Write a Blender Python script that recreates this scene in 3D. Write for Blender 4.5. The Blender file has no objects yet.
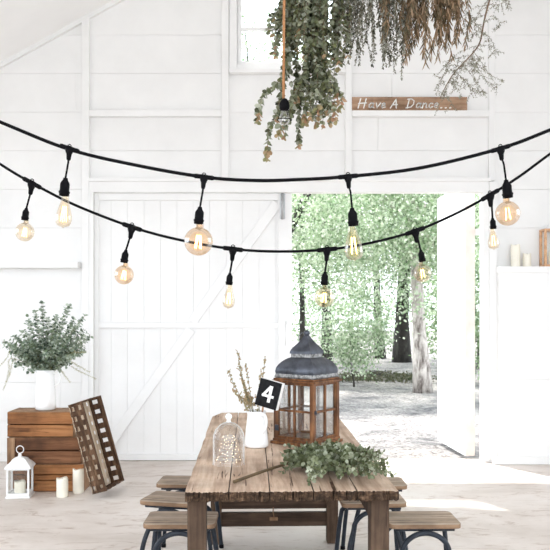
import bpy, math, random
from mathutils import Vector, Matrix, Euler

random.seed(7)
R = random.Random(11)
scn = bpy.context.scene
col = scn.collection
V = Vector
H_EYE, FPX, HOR = 1.45, 800.0, 311.0      # eye height, focal length in pixels, horizon row
WY = 7.73                                  # inner face of the end wall


def P(px, py, Y):
    return V(((px - 275.0) * Y / FPX, Y, H_EYE + (HOR - py) * Y / FPX))


def wx(px):
    return (px - 275.0) * WY / FPX


def wz(py):
    return H_EYE + (HOR - py) * WY / FPX


# ------------------------------------------------------------------ materials
def new_mat(name):
    m = bpy.data.materials.new(name)
    m.use_nodes = True
    nt = m.node_tree
    b = nt.nodes['Principled BSDF']
    return m, nt, b


def ramp(nt, stops):
    r = nt.nodes.new('ShaderNodeValToRGB')
    cr = r.color_ramp
    while len(cr.elements) < len(stops):
        cr.elements.new(0.5)
    for e, (p, c) in zip(cr.elements, stops):
        e.position = p
        e.color = (c[0], c[1], c[2], 1)
    return r


def coords(nt, scale=(1, 1, 1), out='Object'):
    tc = nt.nodes.new('ShaderNodeTexCoord')
    mp = nt.nodes.new('ShaderNodeMapping')
    mp.inputs['Scale'].default_value = scale
    nt.links.new(tc.outputs[out], mp.inputs['Vector'])
    return mp.outputs['Vector']


def noise(nt, vec, scale, detail=6, rough=0.6, dist=0.0):
    n = nt.nodes.new('ShaderNodeTexNoise')
    n.inputs['Scale'].default_value = scale
    n.inputs['Detail'].default_value = detail
    n.inputs['Roughness'].default_value = rough
    n.inputs['Distortion'].default_value = dist
    nt.links.new(vec, n.inputs['Vector'])
    return n.outputs['Fac']


def bump(nt, b, h, strength=0.3, dist=0.01):
    bp = nt.nodes.new('ShaderNodeBump')
    bp.inputs['Strength'].default_value = strength
    bp.inputs['Distance'].default_value = dist
    nt.links.new(h, bp.inputs['Height'])
    nt.links.new(bp.outputs['Normal'], b.inputs['Normal'])


def mixc(nt, fac, a, c, mode='MIX'):
    m = nt.nodes.new('ShaderNodeMix')
    m.data_type = 'RGBA'
    m.blend_type = mode
    if isinstance(fac, float):
        m.inputs[0].default_value = fac
    else:
        nt.links.new(fac, m.inputs[0])
    for i, x in ((6, a), (7, c)):
        if isinstance(x, tuple):
            m.inputs[i].default_value = (x[0], x[1], x[2], 1)
        else:
            nt.links.new(x, m.inputs[i])
    return m.outputs[2]


def plain(name, c, rough=0.5, metal=0.0, var=0.06, scale=12.0, bmp=0.0, spec=0.5):
    m, nt, b = new_mat(name)
    v = coords(nt)
    n = noise(nt, v, scale)
    lo = tuple(x * (1 - var) for x in c)
    hi = tuple(min(1, x * (1 + var)) for x in c)
    r = ramp(nt, [(0.3, lo), (0.7, hi)])
    nt.links.new(n, r.inputs['Fac'])
    nt.links.new(r.outputs['Color'], b.inputs['Base Color'])
    b.inputs['Roughness'].default_value = rough
    b.inputs['Metallic'].default_value = metal
    b.inputs['Specular IOR Level'].default_value = spec
    if bmp:
        bump(nt, b, n, bmp)
    return m


def wood(name, dark, mid, light, axis=1, scale=9.0, rough=0.7, stain=0.5, stretch=0.07, crack=0.0):
    m, nt, b = new_mat(name)
    s = [1.0, 1.0, 1.0]
    s[axis] = stretch
    v = coords(nt, tuple(s))
    n1 = noise(nt, v, scale * 3, 10, 0.65, 0.3)
    r1 = ramp(nt, [(0.28, dark), (0.5, mid), (0.72, light)])
    nt.links.new(n1, r1.inputs['Fac'])
    v2 = coords(nt)
    n2 = noise(nt, v2, scale * 0.6, 5, 0.6)
    r2 = ramp(nt, [(0.35, (1 - stain, 1 - stain, 1 - stain)), (0.6, (1, 1, 1))])
    nt.links.new(n2, r2.inputs['Fac'])
    c = mixc(nt, 1.0, r1.outputs['Color'], r2.outputs['Color'], 'MULTIPLY')
    if crack:
        s3 = [1.0, 1.0, 1.0]
        s3[axis] = 0.045
        n3 = noise(nt, coords(nt, tuple(s3)), scale * 6, 4, 0.5, 0.8)
        r3 = ramp(nt, [(0.335, (0.16, 0.11, 0.08)), (0.375, (1, 1, 1))])
        nt.links.new(n3, r3.inputs['Fac'])
        n4 = noise(nt, coords(nt), scale * 0.9, 3, 0.5)
        r4 = ramp(nt, [(0.33, (0, 0, 0)), (0.5, (crack, crack, crack))])
        nt.links.new(n4, r4.inputs['Fac'])
        cc_ = mixc(nt, r4.outputs['Color'], (1, 1, 1), r3.outputs['Color'])
        c = mixc(nt, 1.0, c, cc_, 'MULTIPLY')
        n5 = noise(nt, coords(nt), scale * 14, 3, 0.6)
        r5 = ramp(nt, [(0.25, (0.3, 0.23, 0.18)), (0.29, (1, 1, 1))])
        nt.links.new(n5, r5.inputs['Fac'])
        c = mixc(nt, 1.0, c, r5.outputs['Color'], 'MULTIPLY')
    nt.links.new(c, b.inputs['Base Color'])
    b.inputs['Roughness'].default_value = rough
    b.inputs['Specular IOR Level'].default_value = 0.25
    bump(nt, b, n1, 0.35, 0.004)
    return m


def leafmat(name, cols, trans=0.35, rough=0.55, spec=0.3):
    """colour differs from leaf to leaf (random per island)"""
    m, nt, b = new_mat(name)
    g = nt.nodes.new('ShaderNodeNewGeometry')
    r = ramp(nt, [(i / max(1, len(cols) - 1), c) for i, c in enumerate(cols)])
    nt.links.new(g.outputs['Random Per Island'], r.inputs['Fac'])
    nt.links.new(r.outputs['Color'], b.inputs['Base Color'])
    b.inputs['Roughness'].default_value = rough
    b.inputs['Specular IOR Level'].default_value = spec
    t = nt.nodes.new('ShaderNodeBsdfTranslucent')
    nt.links.new(r.outputs['Color'], t.inputs['Color'])
    mx = nt.nodes.new('ShaderNodeMixShader')
    mx.inputs[0].default_value = trans
    nt.links.new(b.outputs[0], mx.inputs[1])
    nt.links.new(t.outputs[0], mx.inputs[2])
    nt.links.new(mx.outputs[0], nt.nodes['Material Output'].inputs['Surface'])
    return m


def thin_glass(name, tint, refl=0.12, edge=0.75):
    """thin blown glass: clear, a little tinted, mirrors more at grazing angles"""
    m, nt, b = new_mat(name)
    nt.nodes.remove(b)
    t = nt.nodes.new('ShaderNodeBsdfTransparent')
    lw = nt.nodes.new('ShaderNodeLayerWeight')
    lw.inputs['Blend'].default_value = 0.3
    r = ramp(nt, [(0.0, tint), (0.7, tint), (1.0, tuple(x * edge for x in tint))])
    nt.links.new(lw.outputs['Facing'], r.inputs['Fac'])
    nt.links.new(r.outputs['Color'], t.inputs['Color'])
    g = nt.nodes.new('ShaderNodeBsdfGlossy')
    g.inputs['Roughness'].default_value = 0.03
    mul = nt.nodes.new('ShaderNodeMath')
    mul.operation = 'MULTIPLY_ADD'
    mul.inputs[1].default_value = refl * 3
    mul.inputs[2].default_value = 0.03
    nt.links.new(lw.outputs['Fresnel'], mul.inputs[0])
    mul.use_clamp = True
    mx = nt.nodes.new('ShaderNodeMixShader')
    nt.links.new(mul.outputs[0], mx.inputs[0])
    nt.links.new(t.outputs[0], mx.inputs[1])
    nt.links.new(g.outputs[0], mx.inputs[2])
    nt.links.new(mx.outputs[0], nt.nodes['Material Output'].inputs['Surface'])
    return m


def rim_glass(name):
    """thick blown glass: clear face on, bright edge reflection painted as milky white rims"""
    m = thin_glass(name, (0.99, 0.992, 0.99), 0.16, 0.98)
    nt = m.node_tree
    out = nt.nodes['Material Output']
    base = out.inputs['Surface'].links[0].from_socket
    lw = nt.nodes.new('ShaderNodeLayerWeight')
    lw.inputs['Blend'].default_value = 0.5
    r = ramp(nt, [(0.5, (0.01, 0.01, 0.01)), (0.95, (0.75, 0.75, 0.75))])  # white at grazing angles stands in for edge reflections
    nt.links.new(lw.outputs['Facing'], r.inputs['Fac'])
    d = nt.nodes.new('ShaderNodeBsdfTranslucent')
    d.inputs['Color'].default_value = (0.9, 0.91, 0.9, 1)
    d2 = nt.nodes.new('ShaderNodeBsdfDiffuse')
    d2.inputs['Color'].default_value = (0.9, 0.91, 0.9, 1)
    a = nt.nodes.new('ShaderNodeMixShader')
    nt.links.new(d.outputs[0], a.inputs[1]); nt.links.new(d2.outputs[0], a.inputs[2])
    mx = nt.nodes.new('ShaderNodeMixShader')
    nt.links.new(r.outputs['Color'], mx.inputs[0])
    nt.links.new(base, mx.inputs[1]); nt.links.new(a.outputs[0], mx.inputs[2])
    nt.links.new(mx.outputs[0], out.inputs['Surface'])
    return m


def emit(name, c, s):
    m, nt, b = new_mat(name)
    b.inputs['Base Color'].default_value = (c[0], c[1], c[2], 1)
    b.inputs['Emission Color'].default_value = (c[0], c[1], c[2], 1)
    b.inputs['Emission Strength'].default_value = s
    return m


M = {}
M['white'] = plain('white_paint', (0.84, 0.838, 0.832), 0.6, var=0.03, scale=2.5, spec=0.3)
M['white_roof'] = plain('white_roof_paint', (0.89, 0.888, 0.885), 0.6, var=0.02, scale=2, spec=0.3)
M['white_door'] = plain('white_door_paint', (0.845, 0.843, 0.838), 0.55, var=0.03, scale=3, spec=0.3)
M['door_edge'] = plain('worn_door_edge', (0.74, 0.66, 0.60), 0.7, var=0.12, scale=5)
M['ceramic'] = plain('white_ceramic', (0.86, 0.86, 0.855), 0.25, var=0.02)
M['white_metal'] = plain('white_metal', (0.82, 0.82, 0.82), 0.4, var=0.02)
M['wax'] = plain('cream_wax', (0.86, 0.82, 0.71), 0.5, var=0.03)
M['wick'] = plain('wick', (0.12, 0.10, 0.08), 0.9)
M['black_rubber'] = plain('black_rubber', (0.005, 0.005, 0.006), 0.55, var=0.2, spec=0.06)
M['dark_tube'] = plain('slate_tube', (0.022, 0.027, 0.036), 0.42, 0.0, var=0.35, scale=30, spec=0.2)
M['steel'] = plain('grey_steel', (0.45, 0.46, 0.47), 0.4, 0.7)
M['brass'] = plain('brass', (0.55, 0.38, 0.18), 0.35, 0.9)
M['copper'] = plain('copper_wood', (0.62, 0.36, 0.20), 0.4, 0.2, var=0.25, scale=25)
M['rope'] = plain('tan_rope', (0.42, 0.20, 0.085), 0.8, var=0.3, scale=60)
M['chalk_black'] = plain('chalk_black', (0.014, 0.014, 0.015), 0.8, var=0.4, scale=40, spec=0.1)
M['letter_white'] = plain('letter_white', (0.85, 0.85, 0.83), 0.7)
M['table_top'] = wood('table_top_wood', (0.28, 0.175, 0.115), (0.53, 0.385, 0.285), (0.73, 0.585, 0.465), 1, 8, 0.75, 0.28, crack=1.0)
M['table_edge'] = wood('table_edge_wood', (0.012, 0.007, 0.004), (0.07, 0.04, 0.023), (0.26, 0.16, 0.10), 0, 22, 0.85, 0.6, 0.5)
M['table_gap'] = plain('table_gap', (0.05, 0.03, 0.02), 0.9)
M['table_leg'] = wood('table_leg_wood', (0.045, 0.026, 0.016), (0.105, 0.065, 0.042), (0.19, 0.125, 0.083), 2, 9, 0.8, 0.4, crack=0.6)
M['table_rail'] = wood('table_rail_wood', (0.03, 0.017, 0.011), (0.075, 0.045, 0.03), (0.14, 0.09, 0.06), 0, 9, 0.8, 0.4)
M['seat'] = wood('stool_seat_wood', (0.20, 0.135, 0.09), (0.40, 0.305, 0.225), (0.54, 0.44, 0.35), 0, 10, 0.65, 0.35, crack=0.8)
M['seat_edge'] = wood('stool_edge_wood', (0.12, 0.065, 0.035), (0.25, 0.15, 0.09), (0.36, 0.24, 0.15), 0, 10, 0.65, 0.4)
M['crate_a'] = wood('crate_wood_orange', (0.13, 0.045, 0.016), (0.32, 0.135, 0.05), (0.46, 0.225, 0.095), 0, 6, 0.7, 0.5, crack=0.7)
M['crate_b'] = wood('crate_wood_brown', (0.055, 0.022, 0.010), (0.155, 0.066, 0.030), (0.29, 0.14, 0.07), 0, 6, 0.7, 0.6, crack=0.7)
M['crate_end'] = wood('crate_end_wood', (0.16, 0.085, 0.045), (0.34, 0.20, 0.115), (0.48, 0.32, 0.20), 2, 7, 0.75, 0.4)
M['tray_dark'] = wood('tray_wood_dark', (0.03, 0.015, 0.009), (0.105, 0.055, 0.03), (0.27, 0.16, 0.095), 2, 14, 0.8, 0.5)
M['tray_lit'] = wood('tray_wood_lit', (0.40, 0.29, 0.19), (0.62, 0.50, 0.37), (0.76, 0.66, 0.53), 2, 10, 0.8, 0.3)  # paler than the sides, to paint the light falling inside the tray
M['lantern_wood'] = wood('lantern_wood', (0.055, 0.020, 0.008), (0.175, 0.070, 0.027), (0.40, 0.19, 0.08), 2, 14, 0.45, 0.5)
M['sign_wood'] = wood('sign_wood', (0.19, 0.105, 0.06), (0.38, 0.235, 0.15), (0.52, 0.36, 0.25), 0, 9, 0.75, 0.4)
M['block_wood'] = plain('white_block', (0.78, 0.77, 0.75), 0.7)
M['stick'] = plain('stick_wood', (0.42, 0.24, 0.13), 0.8)
M['zinc'] = plain('blue_zinc', (0.058, 0.064, 0.08), 0.34, 0.55, var=0.6, scale=14)
M['frill'] = plain('pierced_band', (0.24, 0.24, 0.24), 0.5, 0.4, var=0.9, scale=70)
M['twig'] = plain('twig', (0.17, 0.115, 0.07), 0.8, var=0.3)
M['twig_brown'] = plain('brown_twig', (0.085, 0.055, 0.024), 0.7, var=0.4, scale=30)
M['twig_green'] = plain('green_twig', (0.16, 0.15, 0.07), 0.7, var=0.3)
M['clear'] = thin_glass('clear_glass', (0.985, 0.99, 0.985), 0.05, 0.82)
M['pane'] = thin_glass('window_pane', (0.96, 0.97, 0.97), 0.03, 0.9)
M['lantern_pane'] = thin_glass('lantern_pane', (0.97, 0.975, 0.975), 0.20, 0.92)
M['amber'] = thin_glass('amber_glass', (0.975, 0.81, 0.64), 0.12, 0.45)
M['amber_pale'] = thin_glass('pale_amber_glass', (0.975, 0.885, 0.75), 0.12, 0.42)
M['cloche'] = rim_glass('cloche_glass')
M['filament'] = emit('filament', (1.0, 0.56, 0.20), 9.0)
M['fairy'] = emit('fairy_led', (1.0, 0.86, 0.60), 4.0)
M['euc'] = leafmat('eucalyptus_leaf', [(0.04, 0.048, 0.018), (0.135, 0.158, 0.08), (0.26, 0.29, 0.18), (0.075, 0.092, 0.038), (0.50, 0.53, 0.41), (0.19, 0.22, 0.12), (0.11, 0.13, 0.06)], 0.2)
M['euc_blue'] = leafmat('bluish_leaf', [(0.05, 0.08, 0.055), (0.20, 0.265, 0.20), (0.38, 0.45, 0.37), (0.17, 0.235, 0.13), (0.58, 0.64, 0.55), (0.27, 0.34, 0.25)], 0.3)
M['euc_dark'] = leafmat('hanging_leaf', [(0.035, 0.042, 0.022), (0.17, 0.185, 0.11), (0.33, 0.355, 0.26), (0.20, 0.22, 0.095), (0.55, 0.57, 0.47), (0.09, 0.105, 0.05), (0.25, 0.28, 0.17)], 0.35)
M['euc_grey'] = leafmat('grey_leaf', [(0.07, 0.07, 0.05), (0.18, 0.18, 0.135), (0.30, 0.30, 0.24), (0.42, 0.42, 0.36)], 0.28)
M['tip'] = leafmat('reddish_tip', [(0.44, 0.24, 0.15), (0.42, 0.32, 0.18), (0.27, 0.28, 0.13), (0.52, 0.32, 0.21), (0.32, 0.33, 0.18)], 0.35)
M['dry'] = leafmat('dried_leaf', [(0.045, 0.04, 0.022), (0.24, 0.155, 0.09), (0.42, 0.28, 0.17), (0.10, 0.085, 0.045), (0.55, 0.38, 0.25), (0.13, 0.115, 0.065), (0.30, 0.23, 0.15)], 0.32)
M['feather'] = leafmat('feathery_leaf', [(0.17, 0.165, 0.12), (0.28, 0.28, 0.22), (0.40, 0.40, 0.33), (0.22, 0.20, 0.14)], 0.3)
M['straw'] = leafmat('straw_leaf', [(0.42, 0.36, 0.16), (0.50, 0.46, 0.25), (0.36, 0.36, 0.18)], 0.3)
M['bud'] = leafmat('dry_bud', [(0.28, 0.19, 0.10), (0.42, 0.31, 0.18), (0.34, 0.30, 0.16)], 0.15)
M['tree_light'] = leafmat('tree_leaf_light', [(0.14, 0.24, 0.11), (0.38, 0.50, 0.30), (0.68, 0.73, 0.58), (0.24, 0.37, 0.18), (0.80, 0.82, 0.70), (0.10, 0.17, 0.08), (0.48, 0.58, 0.38)], 0.4, 0.36, 1.0)
M['tree_mid'] = leafmat('tree_leaf_mid', [(0.09, 0.16, 0.07), (0.27, 0.39, 0.21), (0.46, 0.55, 0.37), (0.16, 0.26, 0.12), (0.62, 0.67, 0.51)], 0.4, 0.36, 1.0)
M['litter_shade'] = leafmat('litter_shade_leaf', [(0.03, 0.04, 0.02), (0.07, 0.08, 0.04), (0.12, 0.105, 0.07)], 0.3)


def bark(name, a, b_, c, sc):
    m, nt, b = new_mat(name)
    v = coords(nt, (1, 1, 0.35))
    n = noise(nt, v, sc, 8, 0.7, 0.6)
    r = ramp(nt, [(0.36, a), (0.5, b_), (0.64, c)])
    nt.links.new(n, r.inputs['Fac'])
    nt.links.new(r.outputs['Color'], b.inputs['Base Color'])
    b.inputs['Roughness'].default_value = 0.9
    bump(nt, b, n, 0.6, 0.03)
    return m


M['bark_pale'] = bark('pale_bark', (0.09, 0.07, 0.06), (0.38, 0.345, 0.32), (0.62, 0.58, 0.54), 11)
M['bark_dark'] = bark('dark_bark', (0.010, 0.009, 0.007), (0.024, 0.02, 0.017), (0.055, 0.055, 0.045), 8)


def floor_mat():
    m, nt, b = new_mat('pale_concrete')
    v = coords(nt)
    n1 = noise(nt, v, 0.9, 7, 0.62, 0.4)
    r1 = ramp(nt, [(0.3, (0.50, 0.435, 0.385)), (0.52, (0.66, 0.60, 0.555)), (0.72, (0.74, 0.70, 0.665))])
    nt.links.new(n1, r1.inputs['Fac'])
    v2 = coords(nt, (1.0, 2.6, 1.0))
    n2 = noise(nt, v2, 3.2, 12, 0.72, 1.6)
    r2 = ramp(nt, [(0.34, (0.66, 0.58, 0.52)), (0.46, (0.97, 0.96, 0.95)), (0.7, (1, 1, 1))])
    nt.links.new(n2, r2.inputs['Fac'])
    c = mixc(nt, 1.0, r1.outputs['Color'], r2.outputs['Color'], 'MULTIPLY')
    nt.links.new(c, b.inputs['Base Color'])
    b.inputs['Roughness'].default_value = 0.55
    b.inputs['Specular IOR Level'].default_value = 0.35
    bump(nt, b, n2, 0.08, 0.01)
    return m


def ground_mat():
    m, nt, b = new_mat('dry_ground')
    v = coords(nt)
    n1 = noise(nt, v, 1.1, 8, 0.7, 0.5)
    r1 = ramp(nt, [(0.36, (0.12, 0.118, 0.122)), (0.47, (0.24, 0.23, 0.225)), (0.62, (0.36, 0.34, 0.32))])
    nt.links.new(n1, r1.inputs['Fac'])
    n2 = noise(nt, v, 22, 8, 0.75)
    r2 = ramp(nt, [(0.38, (0.30, 0.27, 0.25)), (0.5, (1, 1, 1)), (0.62, (1.25, 1.25, 1.22))])
    nt.links.new(n2, r2.inputs['Fac'])
    c = mixc(nt, 1.0, r1.outputs['Color'], r2.outputs['Color'], 'MULTIPLY')
    nt.links.new(c, b.inputs['Base Color'])
    b.inputs['Roughness'].default_value = 0.95
    b.inputs['Specular IOR Level'].default_value = 0.1
    bump(nt, b, n2, 0.7, 0.05)
    return m


M['floor'] = floor_mat()
M['ground'] = ground_mat()


# ------------------------------------------------------------------ mesh builder
class MB:
    def __init__(s):
        s.v, s.f, s.mi, s.sm = [], [], [], []

    def face(s, idx, mi=0, smooth=False):
        s.f.append(idx); s.mi.append(mi); s.sm.append(smooth)

    def box(s, lo, hi, mi=0, mat=None):
        x0, y0, z0 = lo; x1, y1, z1 = hi
        b = len(s.v)
        pts = [V((x, y, z)) for z in (z0, z1) for y in (y0, y1) for x in (x0, x1)]
        if mat is not None:
            pts = [mat @ p for p in pts]
        s.v += pts
        for q in ((0, 2, 3, 1), (4, 5, 7, 6), (0, 1, 5, 4), (2, 6, 7, 3), (0, 4, 6, 2), (1, 3, 7, 5)):
            s.face(tuple(b + i for i in q), mi)
        return s

    def bar(s, a, c, w, d, mi=0, up=V((0, -1, 0))):
        """rectangular bar from a to c; w = width across, d = depth along up"""
        a, c = V(a), V(c)
        t = (c - a).normalized()
        side = t.cross(up).normalized()
        n = side.cross(t).normalized()
        b = len(s.v)
        for p in (a, c):
            for sx, sn in ((-1, -1), (1, -1), (1, 1), (-1, 1)):
                s.v.append(p + side * (sx * w / 2) + n * (sn * d / 2))
        for q in ((3, 2, 1, 0), (4, 5, 6, 7), (0, 1, 5, 4), (1, 2, 6, 5), (2, 3, 7, 6), (3, 0, 4, 7)):
            s.face(tuple(b + i for i in q), mi)
        return s

    def tube(s, path, r, n=8, mi=0, cap=True):
        path = [V(p) for p in path]
        rs = r if isinstance(r, (list, tuple)) else [r] * len(path)
        b = len(s.v)
        t0 = (path[1] - path[0]).normalized()
        ref = V((0, 0, 1)) if abs(t0.z) < 0.9 else V((1, 0, 0))
        u = t0.cross(ref).normalized()
        for i, p in enumerate(path):
            t = (path[min(i + 1, len(path) - 1)] - path[max(i - 1, 0)])
            t = t.normalized() if t.length > 1e-9 else t0
            u = (u - t * u.dot(t))
            u = u.normalized() if u.length > 1e-6 else t.orthogonal().normalized()
            w = t.cross(u)
            for k in range(n):
                a = 2 * math.pi * k / n
                s.v.append(p + (u * math.cos(a) + w * math.sin(a)) * rs[i])
        for i in range(len(path) - 1):
            for k in range(n):
                k2 = (k + 1) % n
                s.face((b + i * n + k, b + i * n + k2, b + (i + 1) * n + k2, b + (i + 1) * n + k), mi, True)
        if cap:
            s.face(tuple(b + k for k in reversed(range(n))), mi)
            e = b + (len(path) - 1) * n
            s.face(tuple(e + k for k in range(n)), mi)
        return s

    def lathe(s, prof, n=24, mi=0, c=(0, 0, 0), smooth=True, a0=0.0, squash=None):
        """prof = [(radius, z)...]"""
        b = len(s.v)
        c = V(c)
        for r, z in prof:
            for k in range(n):
                a = a0 + 2 * math.pi * k / n
                s.v.append(c + V((max(r, 1e-4) * math.cos(a), max(r, 1e-4) * math.sin(a), z)))
        for i in range(len(prof) - 1):
            for k in range(n):
                k2 = (k + 1) % n
                s.face((b + i * n + k, b + i * n + k2, b + (i + 1) * n + k2, b + (i + 1) * n + k), mi, smooth)
        return s

    def ball(s, c, r, n=8, mi=0, sz=1.0):
        m = max(4, n // 2 + 1)
        return s.lathe([(r * math.sin(math.pi * i / m), -r * sz * math.cos(math.pi * i / m)) for i in range(m + 1)], n, mi, c)

    def leaf(s, p, d, nrm, L, W, fold=0.25, mi=0, curl=0.0):
        d = d.normalized()
        side = d.cross(nrm)
        side = side.normalized() if side.length > 1e-5 else d.orthogonal().normalized()
        n = side.cross(d).normalized()
        b = len(s.v)
        up = n * (W * fold)
        tip = p + d * L - n * (curl * L)
        s.v += [p, p + d * L * 0.30 + side * W * 0.46 + up, p + d * L * 0.72 + side * W * 0.42 + up - n * (curl * L * 0.5),
                tip, p + d * L * 0.72 - side * W * 0.42 + up - n * (curl * L * 0.5), p + d * L * 0.30 - side * W * 0.46 + up]
        s.face((b, b + 1, b + 2, b + 3), mi)
        s.face((b, b + 3, b + 4, b + 5), mi)

    def build(s, name, mats, parent=None, loc=None, rot=None, bevel=0.0, auto=False):
        me = bpy.data.meshes.new(name)
        me.from_pydata([tuple(v) for v in s.v], [], s.f)
        if not isinstance(mats, (list, tuple)):
            mats = [mats]
        for m in mats:
            me.materials.append(m)
        me.polygons.foreach_set('material_index', s.mi)
        me.polygons.foreach_set('use_smooth', s.sm)
        me.update()
        o = bpy.data.objects.new(name, me)
        col.objects.link(o)
        if loc is not None:
            o.location = loc
        if rot is not None:
            o.rotation_euler = rot
        if parent is not None:
            o.parent = parent
        if bevel:
            bv = o.modifiers.new('bevel', 'BEVEL')
            bv.width = bevel
            bv.segments = 2
            bv.limit_method = 'ANGLE'
        return o


def tag(o, label=None, cat=None, group=None, kind=None):
    if label: o['label'] = label
    if cat: o['category'] = cat
    if group: o['group'] = group
    if kind: o['kind'] = kind
    return o


def empty(name, loc=(0, 0, 0), rz=0.0, label=None, cat=None, group=None):
    o = bpy.data.objects.new(name, None)
    o.empty_display_size = 0.1
    col.objects.link(o)
    o.location = loc
    o.rotation_euler = (0, 0, rz)
    return tag(o, label, cat, group)


def structure(name, mb, m, bevel=0.0):
    return tag(mb.build(name, m, bevel=bevel), kind='structure')


def dup(root, loc, rz=0.0, label=None, group=None):
    r = root.copy(); col.objects.link(r)
    r.location = loc; r.rotation_euler = (0, 0, rz)
    if label: r['label'] = label
    if group: r['group'] = group
    for ch in list(root.children):
        c = ch.copy(); col.objects.link(c); c.parent = r
        for g in ch.children:
            d = g.copy(); col.objects.link(d); d.parent = c
    return r


def smooth_path(pts, n=8):
    """Catmull-Rom through pts"""
    pts = [V(p) for p in pts]
    out = []
    for i in range(len(pts) - 1):
        p0 = pts[max(i - 1, 0)]; p1 = pts[i]; p2 = pts[i + 1]; p3 = pts[min(i + 2, len(pts) - 1)]
        for k in range(n):
            t = k / n
            out.append(0.5 * ((2 * p1) + (p2 - p0) * t + (2 * p0 - 5 * p1 + 4 * p2 - p3) * t * t + (3 * p1 - p0 - 3 * p2 + p3) * t ** 3))
    out.append(pts[-1])
    return out


def rv(s=1.0):
    return V((R.uniform(-s, s), R.uniform(-s, s), R.uniform(-s, s)))


# ------------------------------------------------------------------ the barn
XL, XR, YB = -3.7, 3.7, -1.5
RIDX = 1.0
def roof_z(x):
    z0 = 3.83 + 0.553 * (x + 2.66)
    zr = 3.83 + 0.553 * (RIDX + 2.66)
    return z0 if x <= RIDX else zr - 0.553 * (x - RIDX)


fl = MB().box((XL - 0.1, YB, -0.15), (XR + 0.1, WY + 0.12, 0.0))
structure('floor', fl, M['floor'])
gd = MB()
b0 = 0
gd.box((-40, YB - 25, -0.30), (40, 60, -0.03))
structure('ground', gd, M['ground'])

# end wall: horizontal boards with fine open joints, on a backing
DX0, DX1, DZ = wx(292), wx(481), wz(193)       # open doorway; the closed leaf fills wx(94)..wx(292)
LX0 = wx(94)
WX0, WX1, WZ0, WZ1 = wx(237), wx(338), wz(65), wz(-75)   # upper window opening
wb = MB()
PITCH = 38.6 * WY / FPX
JY = 0.022
ZR = roof_z(RIDX)
def clip_l(x, z):
    return max(x, -2.66 + (z - 0.02 - 3.83) / 0.553)
def clip_r(x, z):
    return min(x, RIDX + (ZR + 0.02 - z) / 0.553)
def slab(x0, x1, a, b, y0, y1):
    xl0, xl1, xr0, xr1 = clip_l(x0, a), clip_l(x0, b), clip_r(x1, a), clip_r(x1, b)
    if xr0 - xl0 < 0.01:
        return
    xr1 = max(xr1, xl1 + 0.001)
    k = len(wb.v)
    for y in (y0, y1):
        wb.v += [V((xl0, y, a)), V((xr0, y, a)), V((xr1, y, b)), V((xl1, y, b))]
    for q in ((0, 1, 2, 3), (7, 6, 5, 4), (0, 4, 5, 1), (1, 5, 6, 2), (2, 6, 7, 3), (3, 7, 4, 0)):
        wb.face(tuple(k + t for t in q))
def wall_rect(x0, x1, z0, z1, joints=()):
    """boards filling a rectangle of the end wall, cut to the roof slope"""
    if x1 - x0 < 0.01 or z1 - z0 < 0.01:
        return
    z = wz(461) - 20 * PITCH + (wz(35) - wz(461)) % PITCH
    while z < z1:
        a, b = max(z, z0), min(z + PITCH, z1)
        ga = 0.0011 if abs(a - z) < 1e-6 else 0.0
        gb = 0.0011 if abs(b - z - PITCH) < 1e-6 else 0.0
        if b - a > 0.006:
            xs = sorted([x0, x1] + [jx for jx, jz in joints if a <= jz <= b and x0 < jx < x1])
            for q in range(len(xs) - 1):
                slab(xs[q] + (0.0011 if q else 0), xs[q + 1] - (0.0011 if q < len(xs) - 2 else 0), a + ga, b - gb, WY, WY + JY)
            slab(x0, x1, a, b, WY + JY, WY + JY + 0.03)
        z += PITCH
ZT = ZR + 0.02
JNT = [(wx(76), wz(90)), (wx(392), wz(90)), (wx(378), wz(150)), (wx(60), wz(400))]
wall_rect(XL, LX0, 0, DZ, JNT)
wall_rect(DX1, XR, 0, DZ, JNT)
wall_rect(XL, WX0, DZ, ZT, JNT)
wall_rect(WX1, XR, DZ, ZT, JNT)
wall_rect(WX0, WX1, DZ, WZ0, JNT)
wall_rect(WX0, WX1, WZ1, ZT, JNT)
structure('wall_back', wb, M['white'])
cl = MB()
T = 0.06
def roof_panel(x0, x1):
    b = len(cl.v)
    for y in (YB, WY + 0.3):
        for x in (x0, x1):
            cl.v.append(V((x, y, roof_z(x))))
        for x in (x1, x0):
            cl.v.append(V((x, y, roof_z(x) + T)))
    for q in ((0, 1, 2, 3), (7, 6, 5, 4), (0, 4, 5, 1), (1, 5, 6, 2), (2, 6, 7, 3), (3, 7, 4, 0)):
        cl.face(tuple(b + i for i in q))
roof_panel(XL - 0.15, RIDX)
roof_panel(RIDX, XR + 0.15)
structure('ceiling', cl, M['white_roof'])
# raking trim where the roof slope meets the end wall
tr = MB()
tr.bar((XL, WY - 0.02, roof_z(XL) - 0.022), (RIDX, WY - 0.02, roof_z(RIDX) - 0.022), 0.045, 0.04)
structure('trim_1', tr, M['white'])


def side_wall(name, x0, x1, ztop):
    w = MB()
    # three tall openings out of view, added to bring in fill daylight
    ys = [(YB + 0.3, 1.3), (1.9, 3.9), (4.5, 6.5 if x0 < 0 else 5.3)]
    zlo, zhi = 0.75, min(ztop - 0.35, 3.0)
    w.box((x0, YB, 0), (x1, WY + 0.1, zlo))
    w.box((x0, YB, zhi), (x1, WY + 0.1, ztop))
    edges = [YB] + [e for p in ys for e in p] + [WY + 0.1]
    for i in range(0, len(edges), 2):
        w.box((x0, edges[i], zlo), (x1, edges[i + 1], zhi))
    structure(name, w, M['white'])
side_wall('wall_left', XL - 0.1, XL, roof_z(XL))
side_wall('wall_right', XR, XR + 0.1, roof_z(XR))


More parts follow.
